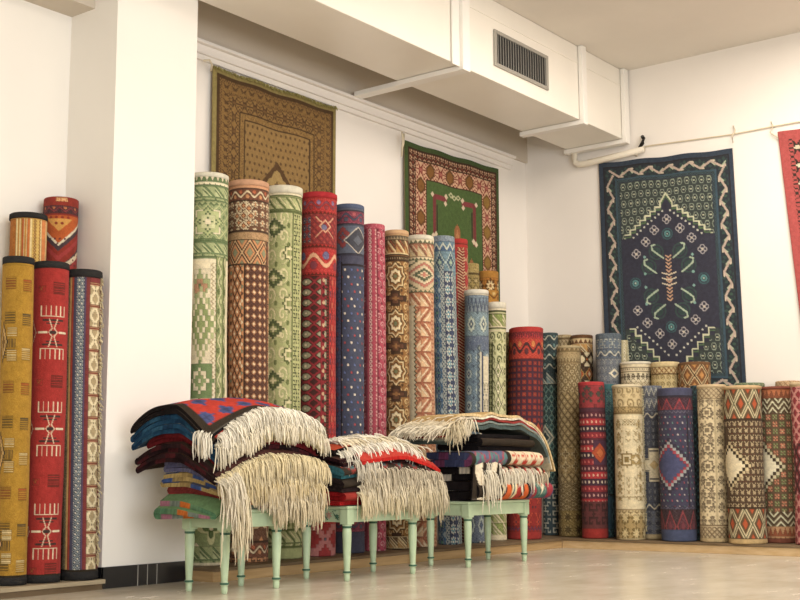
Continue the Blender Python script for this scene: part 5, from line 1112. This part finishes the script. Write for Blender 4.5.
# ---- pile 3 (right bench)
def M3(a, b, z): return np.stack([b, a, z-np.clip(np.abs((b-7.75)/.6), 0, 2)**3*.02*np.clip((z-BT)/.3, 0, 1)], -1)
def k3a(c):
    w = c.w; c.r(0, w, 0, c.h, 'solid', 8, 8, ('#55487a',)); y0 = 35; y1 = 51
    c.r(0, 8, 0, c.h, 'solid', 8, 8, ('#1d191a',)); c.r(8, 16, 0, c.h, 'solid', 8, 8, ('#ddd3bd',)); c.r(16, 30, 0, c.h, 'solid', 8, 8, ('#1d191a',))
    c.r(30, 66, 0, c.h, 'solid', 8, 8, ('#d8cba8',)); c.r(30, 66, y0, y1, 'tri', 12, 16, ('#c8581f', '#d8cba8', '#4a2c2c'), sc=1); c.r(44, 56, y0, y1, 'tri', 12, 16, ('#a82a2a', '#3f6670', '#d8cba8'), sc=1); c.r(66, 71, 0, c.h, 'solid', 8, 8, ('#1d191a',))
    c.r(69, w-3, y0, y1, 'solid', 8, 8, ('#5f4a78',)); c.shape(75, 43, 6, 9, [(1, '#9a2f44')], steps=5); c.shape(85, 43, 11, 9, [(1, '#35686a'), (.7, '#5f8a84'), (.55, '#35686a')], 'star', steps=7); c.shape(85, 44, 4, 5, [(1, '#e4dcc8'), (.5, '#b5302a')]); c.shape(96, 43, 6, 9, [(1, '#9a2f44')], steps=5)
def k3c(c):
    w = c.w; y0 = 34; c.r(0, w, 0, c.h, 'solid', 8, 8, ('#525a84',)); c.r(0, 46, y0, c.h, 'stepdia', 18, 12, ('#4f5f86', '#a04058', '#4a7a84', '#6a4a7a'), sc=1); c.r(44, 50, 0, c.h, 'solid', 8, 8, ('#1d191a',)); c.r(50, w, 0, c.h, 'leafb', 13, 11, ('#ded4bc', '#b5302a', '#3f7058'), sc=1); c.r(0, 4, 0, c.h, 'solid', 8, 8, ('#1d191a',))
def k3b(c): c.r(0, c.w, 0, c.h, 'zigv', 13, 20, ('#d8ccb4', '#1d191a', '#a82a26')); c.r(0, 16, 0, c.h, 'zigv', 12, 16, ('#1d191a', '#ded6c4', '#1d191a'))
defs3 = [
 ('purple and orange folded kilim with flower blocks at the bottom of the right pile', 4.99, 5.36, 2, .072, k3a, '#1d191a', (7.28, 8.30)),
 ('black and white folded kilim with cream fringe in the right pile', 5.00, 5.36, 2, .052, k3b, ['#1d191a', '#cfc5b2', '#1d191a', '#1d191a'], (7.30, 8.25)),
 ('purple and cream floral folded kilim under the arched ones in the right pile', 4.98, 5.35, 2, .056, k3c, ['#3c4260', '#6a3a58', '#3c4260'], (7.22, 8.19)),
 ('black folded kilim tucked inside the arch of the right pile', 5.0, 5.35, 4, .030, bands(['#1b1819', '#2a2022', '#3f1c22'], [14, 12, 5]), '#1a1718', (7.40, 8.12)),
]
z = BT; K3 = []
for i, (lab, y0, y1, n, t, pt, ed, (xa, xb)) in enumerate(defs3):
    e = ribbon(lab, serp(y0, y1, z, n, t, 70+i, jit=.008, start=1 if i < 3 else 0), xa, xb, t, pt, M3, ed, seed=i+51, wob=.003); K3.append((e, z, z+n*t)); z += n*t+.001
sg3 = lambda x, y: -np.clip(np.abs((np.asarray(x)-7.75)/.6), 0, 2)**3*.02
row2(1, .75, 4.985, 7.56, 8.10, 150, .17, '#e4dcc8', .45, 31, K=K3, sg=sg3, lvh=.3); row2(1, .75, 4.98, 7.36, 7.52, 50, .28, '#e4dcc8', .5, 32, K=K3, sg=sg3, lvh=.3)
row2(2, .3, 4.975, 7.40, 7.62, 45, .12, '#ded6c4', .5, 33, K=K3, sg=sg3, lvh=.3); row2(1, .6, 4.98, 8.12, 8.28, 40, .13, '#c9bda4', .5, 34, K=K3, sg=sg3, lvh=.3)
# arched kilims, profile along X, width along Y
def M3b(a, b, z): return np.stack([a, b, z+.007*np.sin(np.asarray(a)*17+b*6)+.004*np.sin(np.asarray(a)*31)], -1)
zt = z
arc = np.array([(7.02, zt-.10), (7.10, zt-.035), (7.22, zt+.006), (7.45, zt+.018), (7.75, zt+.02), (7.96, zt+.012), (8.12, zt-.02), (8.225, zt-.09), (8.295, zt-.19), (8.34, zt-.31)])
# smooth
from mathutils.geometry import interpolate_bezier
def smoothp(P, it=3):
    P = [tuple(p) for p in P]
    for _ in range(it):
        Q_ = [P[0]]
        for a, b in zip(P[:-1], P[1:]): Q_ += [(.75*a[0]+.25*b[0], .75*a[1]+.25*b[1]), (.25*a[0]+.75*b[0], .25*a[1]+.75*b[1])]
        P = Q_+[P[-1]]
    return P
arc = np.array(smoothp(arc)); dd = np.gradient(arc, axis=0); dd /= np.linalg.norm(dd, axis=1)[:, None]; an = np.stack([-dd[:, 1], dd[:, 0]], -1)
adefs = [
 ('slate grey folded kilim arched over the black one in the right pile', '#46504f', '#4c5856', .030, .04, .86, 0),
 ('white and grey folded kilim, third from the top of the right pile', '#c9c1ad', '#7c8680', .016, .03, .90, 0),
 ('dark red and cream kilim arched just below the top of the right pile', '#7a2a2c', '#8f3a36', .016, .05, .80, 0),
 ('cream kilim second from the top of the right pile', '#d8ccb0', '#ddd3bd', .016, .04, .95, 0),
 ('tan kilim arched over the top of the right pile, its fringe falling left', '#b59a6a', '#c9b288', .020, .0, 1.0, 0),
]
off_ = .018; KA = []
for i, (lab, c1, ed, t, f0, f1, _) in enumerate(adefs):
    off_ += t/2; n = len(arc); P = (arc+an*off_)[int(f0*n):max(int(f1*n), 5)]
    e = ribbon(lab, P, 4.985+.004*i, 5.36, t, bands([c1, ed, c1], [23, 3, 31]), M3b, ed, seed=80+i, wob=.005, step=.011); KA.append(e); off_ += t/2+.0035
P0 = arc[int(.0*len(arc))]+an[0]*off_
for j_ in range(3): fr_row(KA[4], (7.22-.12*j_, 4.985, zt+.10-.035*j_), (7.20-.12*j_, 5.34, zt+.105-.035*j_), 330, np.array([-1, -.12, -.02]), .19, ('#ddd0b8', '#d8cbb0', '#e2d8c2')[j_], .075, rad=.0034, seed=41+j_*7, jit=.010, nseg=7, dn=.05)
fr_row(KA[4], (7.16, 4.985, zt+.09), (7.02, 4.98, zt+.04), 60, np.array([-.8, -.5, -.1]), .22, '#d3c6a8', .16, seed=42, jit=.012)
fr_row(KA[3], (7.30, 4.985, zt+.10), (7.06, 4.98, zt+.03), 70, np.array([-.6, -.6, 0]), .12, '#ded4bc', .3, seed=43, jit=.012)
fr_row(KA[4], (8.36, 4.99, zt-.27), (8.36, 5.35, zt-.27), 60, np.array([.2, 0, -1]), .07, '#cdbfa0', .4, seed=44)


def bwp(c):
    c.r(0, c.w, 0, c.h, 'solid', 8, 8, ('#1b1819',)); c.seg([(9, -2), (6, 12), (12, 24), (8, 40)], 7, '#ded6c6'); c.seg([(30, -2), (24, 14), (20, 40)], 6.5, '#ded6c6'); c.seg([(16, 0), (19, 10)], 3, '#ded6c6')
ribbon('black and white striped kilim end hanging down the front of the right pile', [(4.975, .80), (4.955, .785), (4.948, .72), (4.95, .60), (4.955, .475)], 7.24, 7.58, .014, bwp, lambda a, b, z: np.stack([b+(z-.6)*.12, a+.006*np.sin(b*40), z], -1), '#1b1819', seed=99)
# ------------------------------------------------------------------ light
W = bpy.data.worlds.new('daylight'); S.world = W; W.use_nodes = True
bg = W.node_tree.nodes['Background']; bg.inputs[0].default_value = (.82, .9, 1, 1); bg.inputs[1].default_value = .6
def area(name, loc, target, sx, sy, power, col, spread=180):
    l = bpy.data.lights.new(name, 'AREA'); l.shape = 'RECTANGLE'; l.size = sx; l.size_y = sy; l.energy = power; l.color = col; l.spread = radians(spread)
    o = bpy.data.objects.new(name, l); COL.objects.link(o); o.location = loc
    o.rotation_euler = (Vector(target)-Vector(loc)).to_track_quat('-Z', 'Y').to_euler(); return o
area('window_daylight', (0.8, YF-.3, 1.9), (4.5, 6, 2.0), 6.5, 2.8, 470, (.96, .975, 1))
area('ceiling_lamp', (5.0, 1.5, ZC-.05), (5.0, 1.5, 0), 3.0, 2.0, 120, (1, .92, .82))
area('ceiling_lamp', (8.3, 2.8, ZC-.05), (8.3, 2.8, 0), 2.0, 2.0, 140, (1, .91, .80))
S.view_settings.view_transform = 'Standard'; S.view_settings.look = 'None'; S.view_settings.exposure = 0; S.view_settings.gamma = 1
